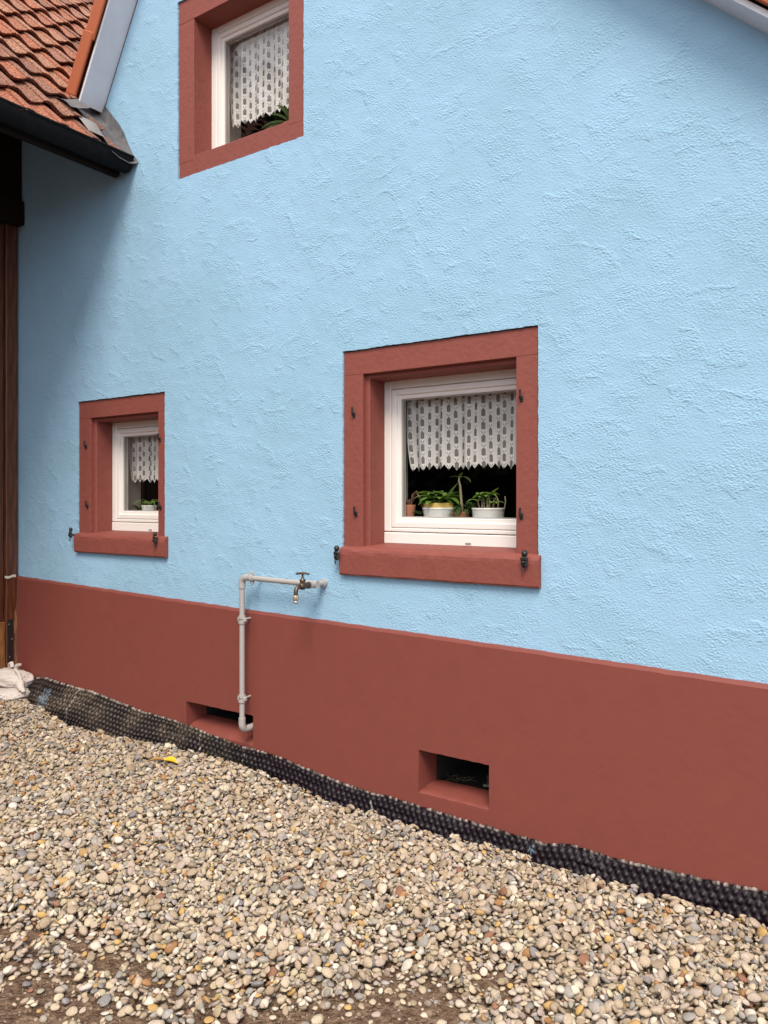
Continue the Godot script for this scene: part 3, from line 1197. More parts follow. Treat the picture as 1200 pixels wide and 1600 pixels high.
func gutter(barn: Node3D) -> void:
	var mb := MB.new()
	var cx := -4.124
	var cy := 3.800
	var r := 0.075
	var rows := []
	var rin := []
	for zz in [0.020, 0.9, 1.8, 2.5, 3.1]:
		var row := []
		var r2 := []
		for i in 15:
			var a := PI + PI * i / 14.0
			row.append(Vector3(cx - r + cos(a) * r + 0.005, cy + sin(a) * r * 1.15, zz))
			r2.append(Vector3(cx - r + cos(a) * (r - 0.004) + 0.005, cy + sin(a) * (r * 1.15 - 0.004), zz))
		rows.append(row)
		rin.append(r2)
	mb.grid(rows, [], false)
	mb.grid(rin, [], true)
	var cap := []
	for p in rows[0]:
		cap.append(p)
	mb.poly(cap, Vector3.FORWARD)
	obj("gutter", mb.mesh(), M.gutter_metal, barn)
	mb = MB.new()
	mb.tube([Vector3(cx + 0.004, cy, 0.020), Vector3(cx + 0.004, cy, 3.1)], 0.009, 10)
	obj("gutter_bead", mb.mesh(), M.gutter_metal, barn)
	for zz in [0.86, 1.9]:
		mb = MB.new()
		rows = []
		for dz in [0.0, 0.05]:
			var row := []
			for i in 15:
				var a := PI + PI * i / 14.0
				row.append(Vector3(cx - r + cos(a) * (r + 0.004) + 0.005, cy + sin(a) * (r * 1.15 + 0.004), zz + dz))
			rows.append(row)
		mb.grid(rows, [], false)
		obj("gutter_joint", mb.mesh(), M.gutter_metal, barn)
	# eave board behind the gutter
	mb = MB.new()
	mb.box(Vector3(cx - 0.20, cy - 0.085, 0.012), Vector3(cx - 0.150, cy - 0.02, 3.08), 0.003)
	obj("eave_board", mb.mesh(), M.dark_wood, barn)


# ---------------------------------------------------------------- water pipe with tap
func build_tap() -> void:
	var z := 0.085
	var x := -3.090
	var yt := 1.163
	var yb := 0.305
	var r := 0.0150
	var tx := -2.567
	var o := thing("water_pipe", "grey plastic water pipe with brass garden tap fixed to the blue wall", "water pipe", Vector3(x, 0.0, z))
	var at := func(p: Vector3) -> Vector3: return p - Vector3(x, 0.0, z)
	var pipe := func(path: Array, rad: float, called: String, mt: Material) -> void:
		var q := []
		for p in path:
			q.append(at.call(p))
		var mb := MB.new()
		mb.tube(q, rad, 16)
		obj(called, mb.mesh(), mt, o)
	pipe.call([Vector3(x, yb + 0.02, z), Vector3(x, yt - 0.02, z)], r, "riser", M.grey_pvc)
	pipe.call([Vector3(x + 0.02, yt, z), Vector3(tx - 0.015, yt - 0.008, z)], r, "cross_pipe", M.grey_pvc)
	var el := []
	for i in 9:
		var a := PI / 2 * i / 8.0
		el.append(Vector3(x + 0.034 - cos(a) * 0.034, yt - 0.034 + sin(a) * 0.034, z))
	el.push_front(Vector3(x, yt - 0.062, z))
	el.append(Vector3(x + 0.060, yt, z))
	pipe.call(el, r + 0.0042, "elbow", M.grey_pvc)
	el = []
	for i in 9:
		var a := PI / 2 * i / 8.0
		el.append(Vector3(x, yb + 0.034 - sin(a) * 0.034, z - 0.034 + cos(a) * 0.034))
	el.push_front(Vector3(x, yb + 0.07, z))
	el.append(Vector3(x, yb, z - 0.062))
	pipe.call(el, r + 0.0045, "elbow", M.grey_pvc)
	pipe.call([Vector3(x, yb, z - 0.055), Vector3(x + 0.001, yb + 0.004, z - 0.42)], r - 0.001, "inlet_pipe", M.grey_pvc)
	pipe.call([Vector3(x, yb, z - 0.075), Vector3(x, yb, z - 0.10)], r + 0.0045, "socket", M.grey_pvc)
	# clamps that hold the pipe: band, shoulders and a stud to the wall
	for q in [[x, 0.925], [x, 0.483]]:
		var mb := MB.new()
		for dy in [-0.016, 0.010]:
			mb.tube([at.call(Vector3(q[0], q[1] + dy - 0.005, z)), at.call(Vector3(q[0], q[1] + dy + 0.011, z))], r + 0.006, 16)
		mb.box(at.call(Vector3(q[0] - 0.030, q[1] - 0.012, z - 0.012)), at.call(Vector3(q[0] + 0.030, q[1] + 0.012, z + 0.010)), 0.004)
		mb.tube([at.call(Vector3(q[0], q[1], z - 0.012)), at.call(Vector3(q[0], q[1], 0.0))], 0.006, 8)
		obj("clamp", mb.mesh(), M.grey_pvc, o)
	var cm := MB.new()
	var cx := x + 0.075
	cm.tube([at.call(Vector3(cx - 0.010, yt - 0.001, z)), at.call(Vector3(cx + 0.012, yt - 0.001, z))], r + 0.005, 16)
	cm.box(at.call(Vector3(cx - 0.010, yt + 0.012, z - 0.010)), at.call(Vector3(cx + 0.012, yt + 0.036, z + 0.006)), 0.004)
	cm.box(at.call(Vector3(cx - 0.010, yt - 0.036, z - 0.010)), at.call(Vector3(cx + 0.012, yt - 0.012, z + 0.006)), 0.004)
	cm.tube([at.call(Vector3(cx, yt, z - 0.01)), at.call(Vector3(cx, yt, 0.0))], 0.006, 8)
	obj("clamp", cm.mesh(), M.grey_pvc, o)
	# tee, wall outlet with flange
	var ya := yt - 0.008
	pipe.call([Vector3(tx - 0.045, ya, z), Vector3(tx + 0.022, ya, z)], r + 0.005, "tee", M.grey_pvc)
	pipe.call([Vector3(tx, ya, z - 0.02), Vector3(tx, ya, 0.018)], r + 0.001, "wall_outlet", M.grey_pvc)
	pipe.call([Vector3(tx, ya, 0.020), Vector3(tx, ya, -0.002)], r + 0.007, "flange", M.grey_pvc)
	pipe.call([Vector3(tx, ya, z - 0.01), Vector3(tx, ya, z + 0.034)], r + 0.004, "tee_branch", M.grey_pvc)
	pipe.call([Vector3(tx, ya, z + 0.034), Vector3(tx, ya, z + 0.046)], r + 0.001, "brass_bush", M.bright_brass)
	# tap
	var tap := node("tap", o)
	tap.position = at.call(Vector3(tx, ya, z + 0.046))
	var mb2 := MB.new()
	mb2.lathe([Vector2(0.0, 0.0), Vector2(0.018, 0.0), Vector2(0.018, 0.010), Vector2(0.013, 0.014), Vector2(0.013, 0.030), Vector2(0.019, 0.038), Vector2(0.020, 0.052), Vector2(0.016, 0.064), Vector2(0.011, 0.070), Vector2(0.0, 0.072)], Transform3D(Basis(Vector3.RIGHT, PI / 2), Vector3.ZERO), 16)
	mb2.lathe([Vector2(0.014, 0.0), Vector2(0.014, 0.024), Vector2(0.016, 0.025), Vector2(0.016, 0.034), Vector2(0.009, 0.036), Vector2(0.008, 0.046), Vector2(0.0, 0.047)], Transform3D(Basis(), Vector3(0, 0, 0.048)), 12)
	obj("body", mb2.mesh(), M.old_brass, tap)
	mb2 = MB.new()
	mb2.tube([Vector3(0, 0.002, 0.060), Vector3(0, 0.0, 0.082), Vector3(0, -0.010, 0.096), Vector3(0, -0.028, 0.101), Vector3(0, -0.044, 0.101)], 0.0115, 12)
	obj("spout", mb2.mesh(), M.old_brass, tap)
	mb2 = MB.new()
	mb2.tube([Vector3(0, 0.040, 0.048), Vector3(0, 0.062, 0.048)], 0.005, 8)
	mb2.tube([Vector3(-0.033, 0.062, 0.048 + 0.012), Vector3(-0.018, 0.065, 0.048 + 0.007), Vector3(0, 0.066, 0.048), Vector3(0.018, 0.065, 0.048 - 0.007), Vector3(0.033, 0.062, 0.048 - 0.012)], 0.0058, 8)
	mb2.lathe([Vector2(0.0, 0.058), Vector2(0.010, 0.060), Vector2(0.010, 0.070), Vector2(0.0, 0.074)], Transform3D(Basis(), Vector3(0, 0, 0.048)), 10)
	obj("handle", mb2.mesh(), M.old_brass, tap)
	mb2 = MB.new()
	var tc := Transform3D(Basis(), Vector3(0, -0.044, 0.101))
	mb2.lathe([Vector2(0.0145, -0.020), Vector2(0.0165, -0.016), Vector2(0.0165, -0.003), Vector2(0.0155, 0.002), Vector2(0.0, 0.002)], tc, 14)
	obj("hose_union", mb2.mesh(), M.bright_brass, tap)
	mb2 = MB.new()
	mb2.lathe([Vector2(0.0, -0.040), Vector2(0.009, -0.040), Vector2(0.0125, -0.036), Vector2(0.0125, -0.030), Vector2(0.010, -0.028), Vector2(0.010, -0.023), Vector2(0.0145, -0.0205)], tc, 14)
	obj("hose_tip", mb2.mesh(), M.nickel, tap)


# ---------------------------------------------------------------- dimpled membrane
func membrane_top(x: float) -> float:
	var px := [-5.45, -5.224, -5.10, -4.86, -4.686, -3.889, -3.065, -2.223, -1.612, -1.33, -1.184, -1.018, -0.664, -0.438, 0.2, 1.1]
	var py := [0.28, 0.315, 0.330, 0.318, 0.312, 0.252, 0.192, 0.122, 0.108, 0.098, 0.124, 0.115, 0.124, 0.141, 0.15, 0.13]
	for k in px.size() - 1:
		if x <= px[k + 1]:
			var t: float = clampf((x - px[k]) / (px[k + 1] - px[k]), 0.0, 1.0)
			return lerpf(py[k], py[k + 1], t * t * (3.0 - 2.0 * t))
	return py[-1]


func membrane_lean(x: float) -> float:
	return 0.05 + 0.10 * smoothstep(-3.4, -4.6, x) - 0.03 * smoothstep(-4.9, -5.3, x) + 0.014 * wob.get_noise_2d(x * 2.2, 8.0)


func build_membrane() -> void:
	var x0 := -5.36
	var x1 := 1.0
	var nx := 1580
	var nv := 46
	var px := 0.033
	var py := 0.0135
	var mb := MB.new()
	var w := nx + 1
	var pts := PackedVector3Array()
	pts.resize(w * (nv + 1))
	var cols := PackedColorArray()
	cols.resize(w * (nv + 1))
	var dust := noise(2.2, 3, 77)
	var grit := noise(60.0, 2, 78)
	for i in w:
		var x := x0 + (x1 - x0) * i / nx
		var top := membrane_top(x) + 0.004 * wob.get_noise_2d(x * 14.0, 2.0)
		var bot := ground_y(x, 0.06) - 0.01
		var lean := membrane_lean(x)
		for j in nv + 1:
			var t := float(j) / nv
			var along := t * 0.31
			var tt := along / maxf(top - bot + 0.06, 0.05)
			var y := top - along * 0.92
			# profile: nearly upright at the top, bellying out, folding a little
			var z := 0.026 + lean * (1.0 - pow(1.0 - clampf(tt, 0.0, 1.0), 1.7)) + 0.006 * wob.get_noise_2d(x * 5.0, t * 5.0)
			z += 0.028 * smoothstep(-4.2, -4.8, x) * sin(clampf(tt, 0, 1) * PI * 1.5)
			# dimples on a staggered lattice
			var rowf := along / (py * 2.0)
			var rowk := roundf(rowf)
			var fx := x / px + (0.5 if int(rowk) % 2 == 1 else 0.0)
			var dx := (fx - roundf(fx)) * px
			var dy := (rowf - rowk) * py * 2.0
			var d := sqrt(dx * dx + dy * dy * 1.35) / 0.0125
			var b := 1.0 - smoothstep(0.35, 1.0, d)
			z += 0.0085 * b
			pts[j * w + i] = Vector3(x, y, z)
			# colour: black plastic, pale dirt rubbed on some raised spots, a few paint splashes
			var c := Color(0.0085, 0.0075, 0.008)
			var du := dust.get_noise_2d(x, y * 2.0) + 0.10
			var left := smoothstep(-2.9, -3.6, x)
			for sp in [[-4.40, 0.20, 0.11], [-4.08, 0.19, 0.10], [-3.80, 0.18, 0.07]]:
				du = maxf(du, 0.55 * (1.0 - Vector2(x - sp[0], (y - sp[1]) * 1.3).length() / sp[2]))
			var amt := clampf(du * 1.9, 0.0, 1.0) * left * clampf(0.35 + grit.get_noise_2d(x, y) * 1.4, 0.0, 1.0) * (0.35 + 0.65 * b)
			amt = maxf(amt, 0.22 * left * b)
			c = c.lerp(Color(0.36, 0.28, 0.22), clampf(amt * 0.75, 0.0, 0.8))
			for sp in [[-4.94, 0.22, 0.06], [-1.37, 0.06, 0.018]]:
				var r: float = Vector2(x - sp[0], y - sp[1]).length() / sp[2]
				if r < 1.0:
					c = c.lerp(Color(0.27, 0.42, 0.58), clampf((1.0 - r) * 0.8 + grit.get_noise_2d(x * 1.5, y * 1.5) * 1.5 - 0.30, 0.0, 0.55))
			for sp in [-3.47, -2.225, -4.66, -3.12]:
				var q: float = absf(x - sp - 0.01 * sin(y * 60.0)) / 0.006
				if q < 1.0 and grit.get_noise_2d(x, y * 0.5) > -0.15:
					c = c.lerp(Color(0.5, 0.47, 0.44), (1.0 - q) * 0.8)
			if j < 2:
				c = c.lerp(Color(0.42, 0.36, 0.33), clampf(0.35 + grit.get_noise_2d(x * 0.6, 1.0) * 1.2, 0.0, 0.8))
			cols[j * w + i] = c
	for j in nv + 1:
		for i in w:
			var dx := pts[j * w + mini(i + 1, nx)] - pts[j * w + maxi(i - 1, 0)]
			var dy := pts[mini(j + 1, nv) * w + i] - pts[maxi(j - 1, 0) * w + i]
			mb.v.append(pts[j * w + i])
			mb.n.append(dy.cross(dx).normalized())
			mb.uv.append(Vector2.ZERO)
			mb.c.append(cols[j * w + i])
	for j in nv:
		for i in nx:
			var a := j * w + i
			mb.ix.append_array(PackedInt32Array([a, a + 1, a + w + 1, a, a + w + 1, a + w]))
	# the cut top edge has thickness
	for i in nx:
		var a := pts[i]
		var b := pts[i + 1]
		mb.col = cols[i]
		mb.poly([a, b, b + Vector3(0, -0.001, -0.004), a + Vector3(0, -0.001, -0.004)], Vector3.UP)
	var o := obj("dimpled_membrane", mb.mesh(), M.membrane_black)
	o.name = numbered("dimpled_membrane")
	o.set_meta("label", "black dimpled plastic drainage sheet running along the foot of the red plinth")
	o.set_meta("category", "drainage membrane")


# ---------------------------------------------------------------- curtains and plants
func curtain(x0: float, x1: float, yt: float, yb: float, z: float, label: String, ph: float) -> void:
	var pitch := 0.0395
	var mb := MB.new()
	var per := 12
	var nx := int(ceil((x1 - x0) / pitch)) * per
	var ny := 26
	var rows := []
	var uvs := []
	for j in ny + 1:
		var row := []
		var ur := []
		for i in nx + 1:
			var u := float(i) / per
			var x := x0 + pitch * i / per
			var tip := absf(fposmod(u, 1.0) - 0.5) * 2.0
			var bottom := yb + 0.026 * (1.0 - (1.0 - tip)) * 1.0 - 0.004 * sin(u * 0.9 + ph)
			var t := float(j) / ny
			var y := lerpf(yt, bottom, t)
			var fold := 0.012 * sin(x * 41.0 + ph + 1.3 * sin(x * 9.0)) * (0.4 + 0.6 * t) + 0.006 * sin(x * 91.0 + ph * 2.0 + t)
			var pull := 0.032 * pow(t, 3.0) * exp(-(x - x0) / 0.05)
			row.append(Vector3(x + pull + 0.003 * sin(x * 30.0 + t * 2.0), y, z + fold))
			ur.append(Vector2(u / 2.0, (yt - y) / 0.066))
		rows.append(row)
		uvs.append(ur)
	mb.grid(rows, uvs, true)
	var t := thing("lace_curtain", label, "curtain", Vector3.ZERO, "lace half curtains")
	obj("cloth", mb.mesh(), M.lace, t)
	var rod := MB.new()
	rod.tube([Vector3(x0 - 0.02, yt + 0.003, z), Vector3(x1 + 0.05, yt + 0.003, z)], 0.005, 8)
	obj("rod", rod.mesh(), M.white_plastic, t)


func leaf(mb: MB, at: Vector3, dir: Vector3, lng: float, wd: float, droop: float, cup := 0.2) -> void:
	var d := dir.normalized()
	var side := d.cross(Vector3.UP)
	if side.length() < 0.05:
		side = Vector3.RIGHT
	side = side.normalized()
	var rows := []
	var p := at
	var k := 8
	for j in k + 1:
		var t := float(j) / k
		var w := wd * pow(sin(PI * pow(lerpf(0.04, 0.985, t), 0.8)), 0.8)
		var up := side.cross(d).normalized()
		rows.append([p - side * w + up * w * cup, p - side * w * 0.5 + up * w * cup * 0.25, p, p + side * w * 0.5 + up * w * cup * 0.25, p + side * w + up * w * cup])
		d = (d + Vector3.DOWN * droop / k).normalized()
		p += d * lng / k
	mb.grid(rows, [], false)


func pot(o: Node3D, r: float, h: float, m: Material, r_low := 0.8, called := "pot") -> void:
	var mb := MB.new()
	mb.lathe([Vector2(0, 0), Vector2(r * r_low, 0.0), Vector2(r * (r_low + 0.02), 0.004), Vector2(r * 0.97, h * 0.86), Vector2(r, h * 0.88), Vector2(r, h), Vector2(r * 0.92, h), Vector2(r * 0.9, h * 0.85), Vector2(0, h * 0.85)], Transform3D.IDENTITY, 24)
	obj(called, mb.mesh(), m, o)


func build_curtains_and_plants() -> void:
	curtain(-2.222, -1.40, 2.175, 1.752, -0.275, "white lace half curtain in the large lower window above the pots", 0.4)
	curtain(-4.560, -3.87, 2.085, 1.715, -0.270, "white lace half curtain in the small lower left window by the barn", 1.7)
	curtain(-3.545, -2.76, 4.470, 3.925, -0.262, "longer white lace curtain in the upper window under the gable", 2.6)
	var sill := 1.490
	var g := "pot plants behind the large lower window"
	# clay pot with a drooping succulent
	var o := thing("potted_plant", "small terracotta pot with reddish succulent, leftmost in the large window", "potted plant", Vector3(-2.222, sill, -0.295), g)
	pot(o, 0.036, 0.080, M.clay_pot)
	var mb := MB.new()
	for k in 11:
		var a := k * 2.4
		leaf(mb, Vector3(0.012 * cos(a), 0.074, 0.012 * sin(a)), Vector3(cos(a) * 0.5, 1.0, sin(a) * 0.5), 0.055 + 0.02 * sin(k * 1.7), 0.010, 0.3)
	mb.tube([Vector3(0.01, 0.07, 0.0), Vector3(0.03, 0.135, 0.01), Vector3(0.055, 0.150, 0.015), Vector3(0.080, 0.118, 0.02), Vector3(0.100, 0.060, 0.02), Vector3(0.112, 0.030, 0.02)], 0.006, 8, 0.004)
	obj("stems", mb.mesh(), M.dry_stem, o)
	mb = MB.new()
	for k in 12:
		var a := k * 1.9
		leaf(mb, Vector3(0.085 + 0.02 * cos(a), 0.03 + 0.004 * (k % 4), 0.01 + 0.02 * sin(a)), Vector3(cos(a), 0.7, sin(a)), 0.045, 0.009, 0.9)
	obj("foliage", mb.mesh(), M.leaf_2, o)
	# bushy plant, white pot with ochre liner
	o = thing("potted_plant", "bushy bright green plant in white pot with ochre rim, large window", "potted plant", Vector3(-2.042, sill, -0.305), g)
	pot(o, 0.088, 0.066, M.white_pot, 0.86)
	mb = MB.new()
	mb.lathe([Vector2(0.080, 0.05), Vector2(0.083, 0.088), Vector2(0.078, 0.092), Vector2(0.072, 0.08), Vector2(0.0, 0.078)], Transform3D.IDENTITY, 22)
	obj("liner", mb.mesh(), M.yellow_rim, o)
	for q in 2:
		mb = MB.new()
		for k in 42:
			var a := rng.randf() * TAU
			var rr := rng.randf_range(0.0, 0.065)
			var el := rng.randf_range(0.15, 1.0)
			leaf(mb, Vector3(cos(a) * rr, 0.085 + rng.randf() * 0.045, sin(a) * rr * 0.8), Vector3(cos(a), el, sin(a)), rng.randf_range(0.055, 0.095), rng.randf_range(0.019, 0.032), 1.1)
		if q == 1:
			leaf(mb, Vector3(0.045, 0.10, 0.01), Vector3(0.55, 0.9, 0.0), 0.12, 0.016, 0.35)
			leaf(mb, Vector3(-0.05, 0.12, 0.02), Vector3(-0.8, 0.55, 0.1), 0.09, 0.016, 0.5)
		obj("foliage", mb.mesh(), M["leaf_%d" % q], o)
	# tall bare stem with two leaves over a tuft of fine dark foliage
	o = thing("potted_plant", "tall bare stemmed plant with two drooping top leaves, middle of the large window", "potted plant", Vector3(-1.938, sill, -0.345), g)
	pot(o, 0.05, 0.045, M.clay_pot)
	mb = MB.new()
	mb.tube([Vector3(0.012, 0.03, 0.0), Vector3(0.010, 0.09, 0.004), Vector3(0.003, 0.15, 0.0), Vector3(0.002, 0.185, 0.004), Vector3(-0.004, 0.205, 0.006), Vector3(-0.001, 0.225, 0.006)], 0.008, 8, 0.005)
	obj("stem", mb.mesh(), M.bark, o)
	mb = MB.new()
	leaf(mb, Vector3(0, 0.222, 0.005), Vector3(-1, 0.55, 0.1), 0.062, 0.012, 0.9)
	leaf(mb, Vector3(0, 0.222, 0.005), Vector3(1, 0.5, 0.15), 0.082, 0.015, 1.5)
	leaf(mb, Vector3(0, 0.222, 0.004), Vector3(0.4, 0.8, 0.2), 0.04, 0.010, 0.8)
	obj("top_leaf", mb.mesh(), M.leaf_3, o)
	mb = MB.new()
	for k in 70:
		var a := rng.randf() * TAU
		leaf(mb, Vector3(cos(a) * 0.02 + 0.03, 0.04 + rng.randf() * 0.05, sin(a) * 0.02), Vector3(cos(a), rng.randf_range(0.2, 1.0), sin(a)), rng.randf_range(0.05, 0.10), 0.0045, 1.6)
	obj("tuft", mb.mesh(), M.leaf_2, o)
	# round white bowl with seedlings
	o = thing("potted_plant", "white round bowl with pale young leaves, rightmost in the large window", "potted plant", Vector3(-1.752, sill, -0.300), g)
	pot(o, 0.084, 0.066, M.white_pot, 0.90)
	mb = MB.new()
	var sm := MB.new()
	for k in 9:
		var bx := -0.055 + 0.011 * k
		var top := Vector3(bx + 0.014 * sin(k * 2.0), 0.10 + 0.035 * absf(sin(k * 1.3)), 0.01 * cos(k * 1.9))
		if k > 6:
			top.y = 0.09
		sm.tube([Vector3(bx * 0.8, 0.05, 0), (Vector3(bx, 0.08, 0) + top) * 0.5, top], 0.003, 6)
		for q in 3:
			var a := k * 1.7 + q * 2.1
			leaf(mb, top, Vector3(cos(a), 0.6, sin(a) * 0.8), 0.060, 0.017, 1.2)
	leaf(mb, Vector3(0.0, 0.12, 0.0), Vector3(0.8, 0.75, 0.2), 0.085, 0.013, 0.3)
	obj("foliage", mb.mesh(), M.leaf_1, o)
	sm.tube([Vector3(0.05, 0.05, 0.0), Vector3(0.062, 0.10, 0.01), Vector3(0.050, 0.125, 0.01), Vector3(0.035, 0.10, 0.01)], 0.0035, 6)
	sm.tube([Vector3(0.075, 0.055, 0.0), Vector3(0.095, 0.07, 0.01), Vector3(0.10, 0.10, 0.01), Vector3(0.096, 0.125, 0.01)], 0.003, 6)
	obj("stems", sm.mesh(), M.bark, o)
	# small window
	o = thing("potted_plant", "white pot with long arching leaves in the small lower left window", "potted plant", Vector3(-4.365, 1.488, -0.300))
	pot(o, 0.055, 0.070, M.white_pot)
	mb = MB.new()
	for k in 15:
		var a := k * 2.4 + 2.6
		leaf(mb, Vector3(0, 0.066, 0), Vector3(cos(a), 1.25, sin(a) * 0.7), 0.16 + 0.03 * sin(k * 2.2), 0.006, 2.0)
	obj("foliage", mb.mesh(), M.leaf_1, o)
	o = thing("potted_plant", "low dark leafy plant left of the white pot in the small window", "potted plant", Vector3(-4.490, 1.488, -0.32))
	pot(o, 0.035, 0.03, M.clay_pot)
	mb = MB.new()
	for k in 26:
		var a := rng.randf() * TAU
		leaf(mb, Vector3(cos(a) * 0.015, 0.03, sin(a) * 0.015), Vector3(cos(a) * 0.8, rng.randf_range(0.4, 1.4), sin(a) * 0.8), rng.randf_range(0.04, 0.10), 0.009, 0.9)
	obj("foliage", mb.mesh(), M.leaf_2, o)
	# upper window
	o = thing("potted_plant", "strap leaved plant at the bottom of the upper window", "potted plant", Vector3(-3.06, 3.79, -0.31))
	pot(o, 0.06, 0.06, M.clay_pot)
	mb = MB.new()
	for k in 14:
		var a := k * 2.4 + 2.9
		leaf(mb, Vector3(0, 0.055, 0), Vector3(cos(a), 0.62, sin(a) * 0.5 + 0.15), 0.22 + 0.05 * sin(k * 1.2), 0.014, 1.4)
	obj("foliage", mb.mesh(), M.leaf_2, o)


# ---------------------------------------------------------------- sack, leaf, twigs
func build_small_things() -> void:
	# folded white sack: a pillow-like lower roll and an upper flap, tied with a knot
	var t := thing("sack", "crumpled off white cloth sack with a knotted top lying by the barn door", "sack", Vector3(-5.29, 0.155, 0.165))
	var lump := func(c: Vector3, e: Vector3, turn: Basis, sd: float) -> ArrayMesh:
		var mb := MB.new()
		var rows := []
		for j in 41:
			var th := PI * j / 40.0
			var row := []
			for i in 57:
				var ph := TAU * i / 56.0
				var u := Vector3(sin(th) * cos(ph), cos(th), sin(th) * sin(ph))
				var q := Vector3(signf(u.x) * pow(absf(u.x), 0.75), signf(u.y) * pow(absf(u.y), 0.9), signf(u.z) * pow(absf(u.z), 0.75))
				var k := 1.0 + 0.10 * wob.get_noise_3d(u.x * 1.4 + sd, u.y * 1.4, u.z * 1.4) + 0.06 * wob.get_noise_3d(u.x * 3.0 + sd, u.y * 8.0, u.z * 5.0) + 0.02 * wob.get_noise_3d(u.x * 9.0 + sd, u.y * 16.0, u.z * 11.0)
				row.append(c + turn * (q * e * k))
			rows.append(row)
		mb.grid(rows, [], false)
		return mb.mesh()
	obj("lower_fold", lump.call(Vector3(0.0, 0.055, 0.06), Vector3(0.200, 0.052, 0.12), Basis(Vector3.UP, 0.25) * Basis(Vector3.BACK, 0.12), 1.0), M.sack_cloth, t)
	obj("upper_fold", lump.call(Vector3(-0.04, 0.155, -0.03), Vector3(0.165, 0.062, 0.10), Basis(Vector3.UP, 0.2) * Basis(Vector3.BACK, -0.10), 4.0), M.sack_cloth, t)
	var mb := MB.new()
	mb.tube([Vector3(-0.10, 0.215, -0.05), Vector3(-0.085, 0.252, -0.04), Vector3(-0.06, 0.262, -0.035), Vector3(-0.045, 0.235, -0.035)], 0.019, 10, 0.014)
	mb.tube([Vector3(-0.03, 0.215, -0.05), Vector3(-0.012, 0.250, -0.05), Vector3(0.018, 0.258, -0.055)], 0.017, 10, 0.010)
	obj("knot", mb.mesh(), M.sack_cloth, t)
	mb = MB.new()
	mb.tube([Vector3(0.14, 0.155, 0.02), Vector3(0.175, 0.125, 0.03), Vector3(0.215, 0.105, 0.03)], 0.034, 10, 0.010)
	mb.tube([Vector3(0.02, 0.225, -0.02), Vector3(0.08, 0.205, -0.01), Vector3(0.145, 0.155, 0.01), Vector3(0.165, 0.12, 0.02)], 0.012, 8, 0.010)
	obj("hem", mb.mesh(), M.sack_cloth, t)
	# straw and twigs in the cellar opening
	t = thing("straw_tuft", "wisps of dry straw lying inside the right cellar opening", "straw", Vector3(-1.86, 0.202, -0.165))
	mb = MB.new()
	for k in 11:
		var a := rng.randf() * TAU
		var p := Vector3(rng.randf_range(-0.03, 0.05), 0.0, rng.randf_range(-0.02, 0.02))
		mb.tube([p, p + Vector3(cos(a) * 0.03, 0.008 + rng.randf() * 0.012, sin(a) * 0.01), p + Vector3(cos(a) * 0.065, 0.004 + rng.randf() * 0.03, sin(a) * 0.02)], 0.0009, 5)
	obj("straw", mb.mesh(), M.straw, t)
	t = thing("plaster_chip", "small white chip with a twig on the right cellar opening's ledge", "debris", Vector3(-1.70, 0.20, -0.18))
	mb = MB.new()
	mb.box(Vector3(-0.018, 0.0, -0.01), Vector3(0.018, 0.010, 0.012), 0.004, Transform3D(Basis(Vector3.UP, 0.5), Vector3.ZERO))
	obj("chip", mb.mesh(), M.mortar, t)
	mb = MB.new()
	mb.tube([Vector3(0.0, 0.008, 0), Vector3(0.006, 0.03, 0.0), Vector3(0.004, 0.055, 0.004)], 0.002, 5)
	obj("twig", mb.mesh(), M.straw, t)


# ---------------------------------------------------------------- gravel
func pebble_mesh(sub: int, sd: int) -> ArrayMesh:
	var sph := SphereMesh.new()
	sph.radius = 1.0
	sph.height = 2.0
	sph.radial_segments = sub * 2
	sph.rings = sub - 1
	var arr := sph.get_mesh_arrays()
	var v: PackedVector3Array = arr[Mesh.ARRAY_VERTEX]
	var f := noise(0.55, 2, sd)
	for k in v.size():
		var p := v[k]
		var r := 1.0 + 0.22 * f.get_noise_3d(p.x, p.y, p.z) + 0.10 * f.get_noise_3d(p.x * 2.0 + 5.0, p.y * 2.0, p.z * 2.0)
		v[k] = Vector3(p.x * r * (1.0 + 0.12 * p.z), p.y * r, p.z * r)
	# smooth normals by position
	var st := SurfaceTool.new()
	st.begin(Mesh.PRIMITIVE_TRIANGLES)
	st.set_smooth_group(0)
	for q in arr[Mesh.ARRAY_INDEX]:
		st.add_vertex(v[q])
	st.generate_normals()
	st.index()
	return st.commit()


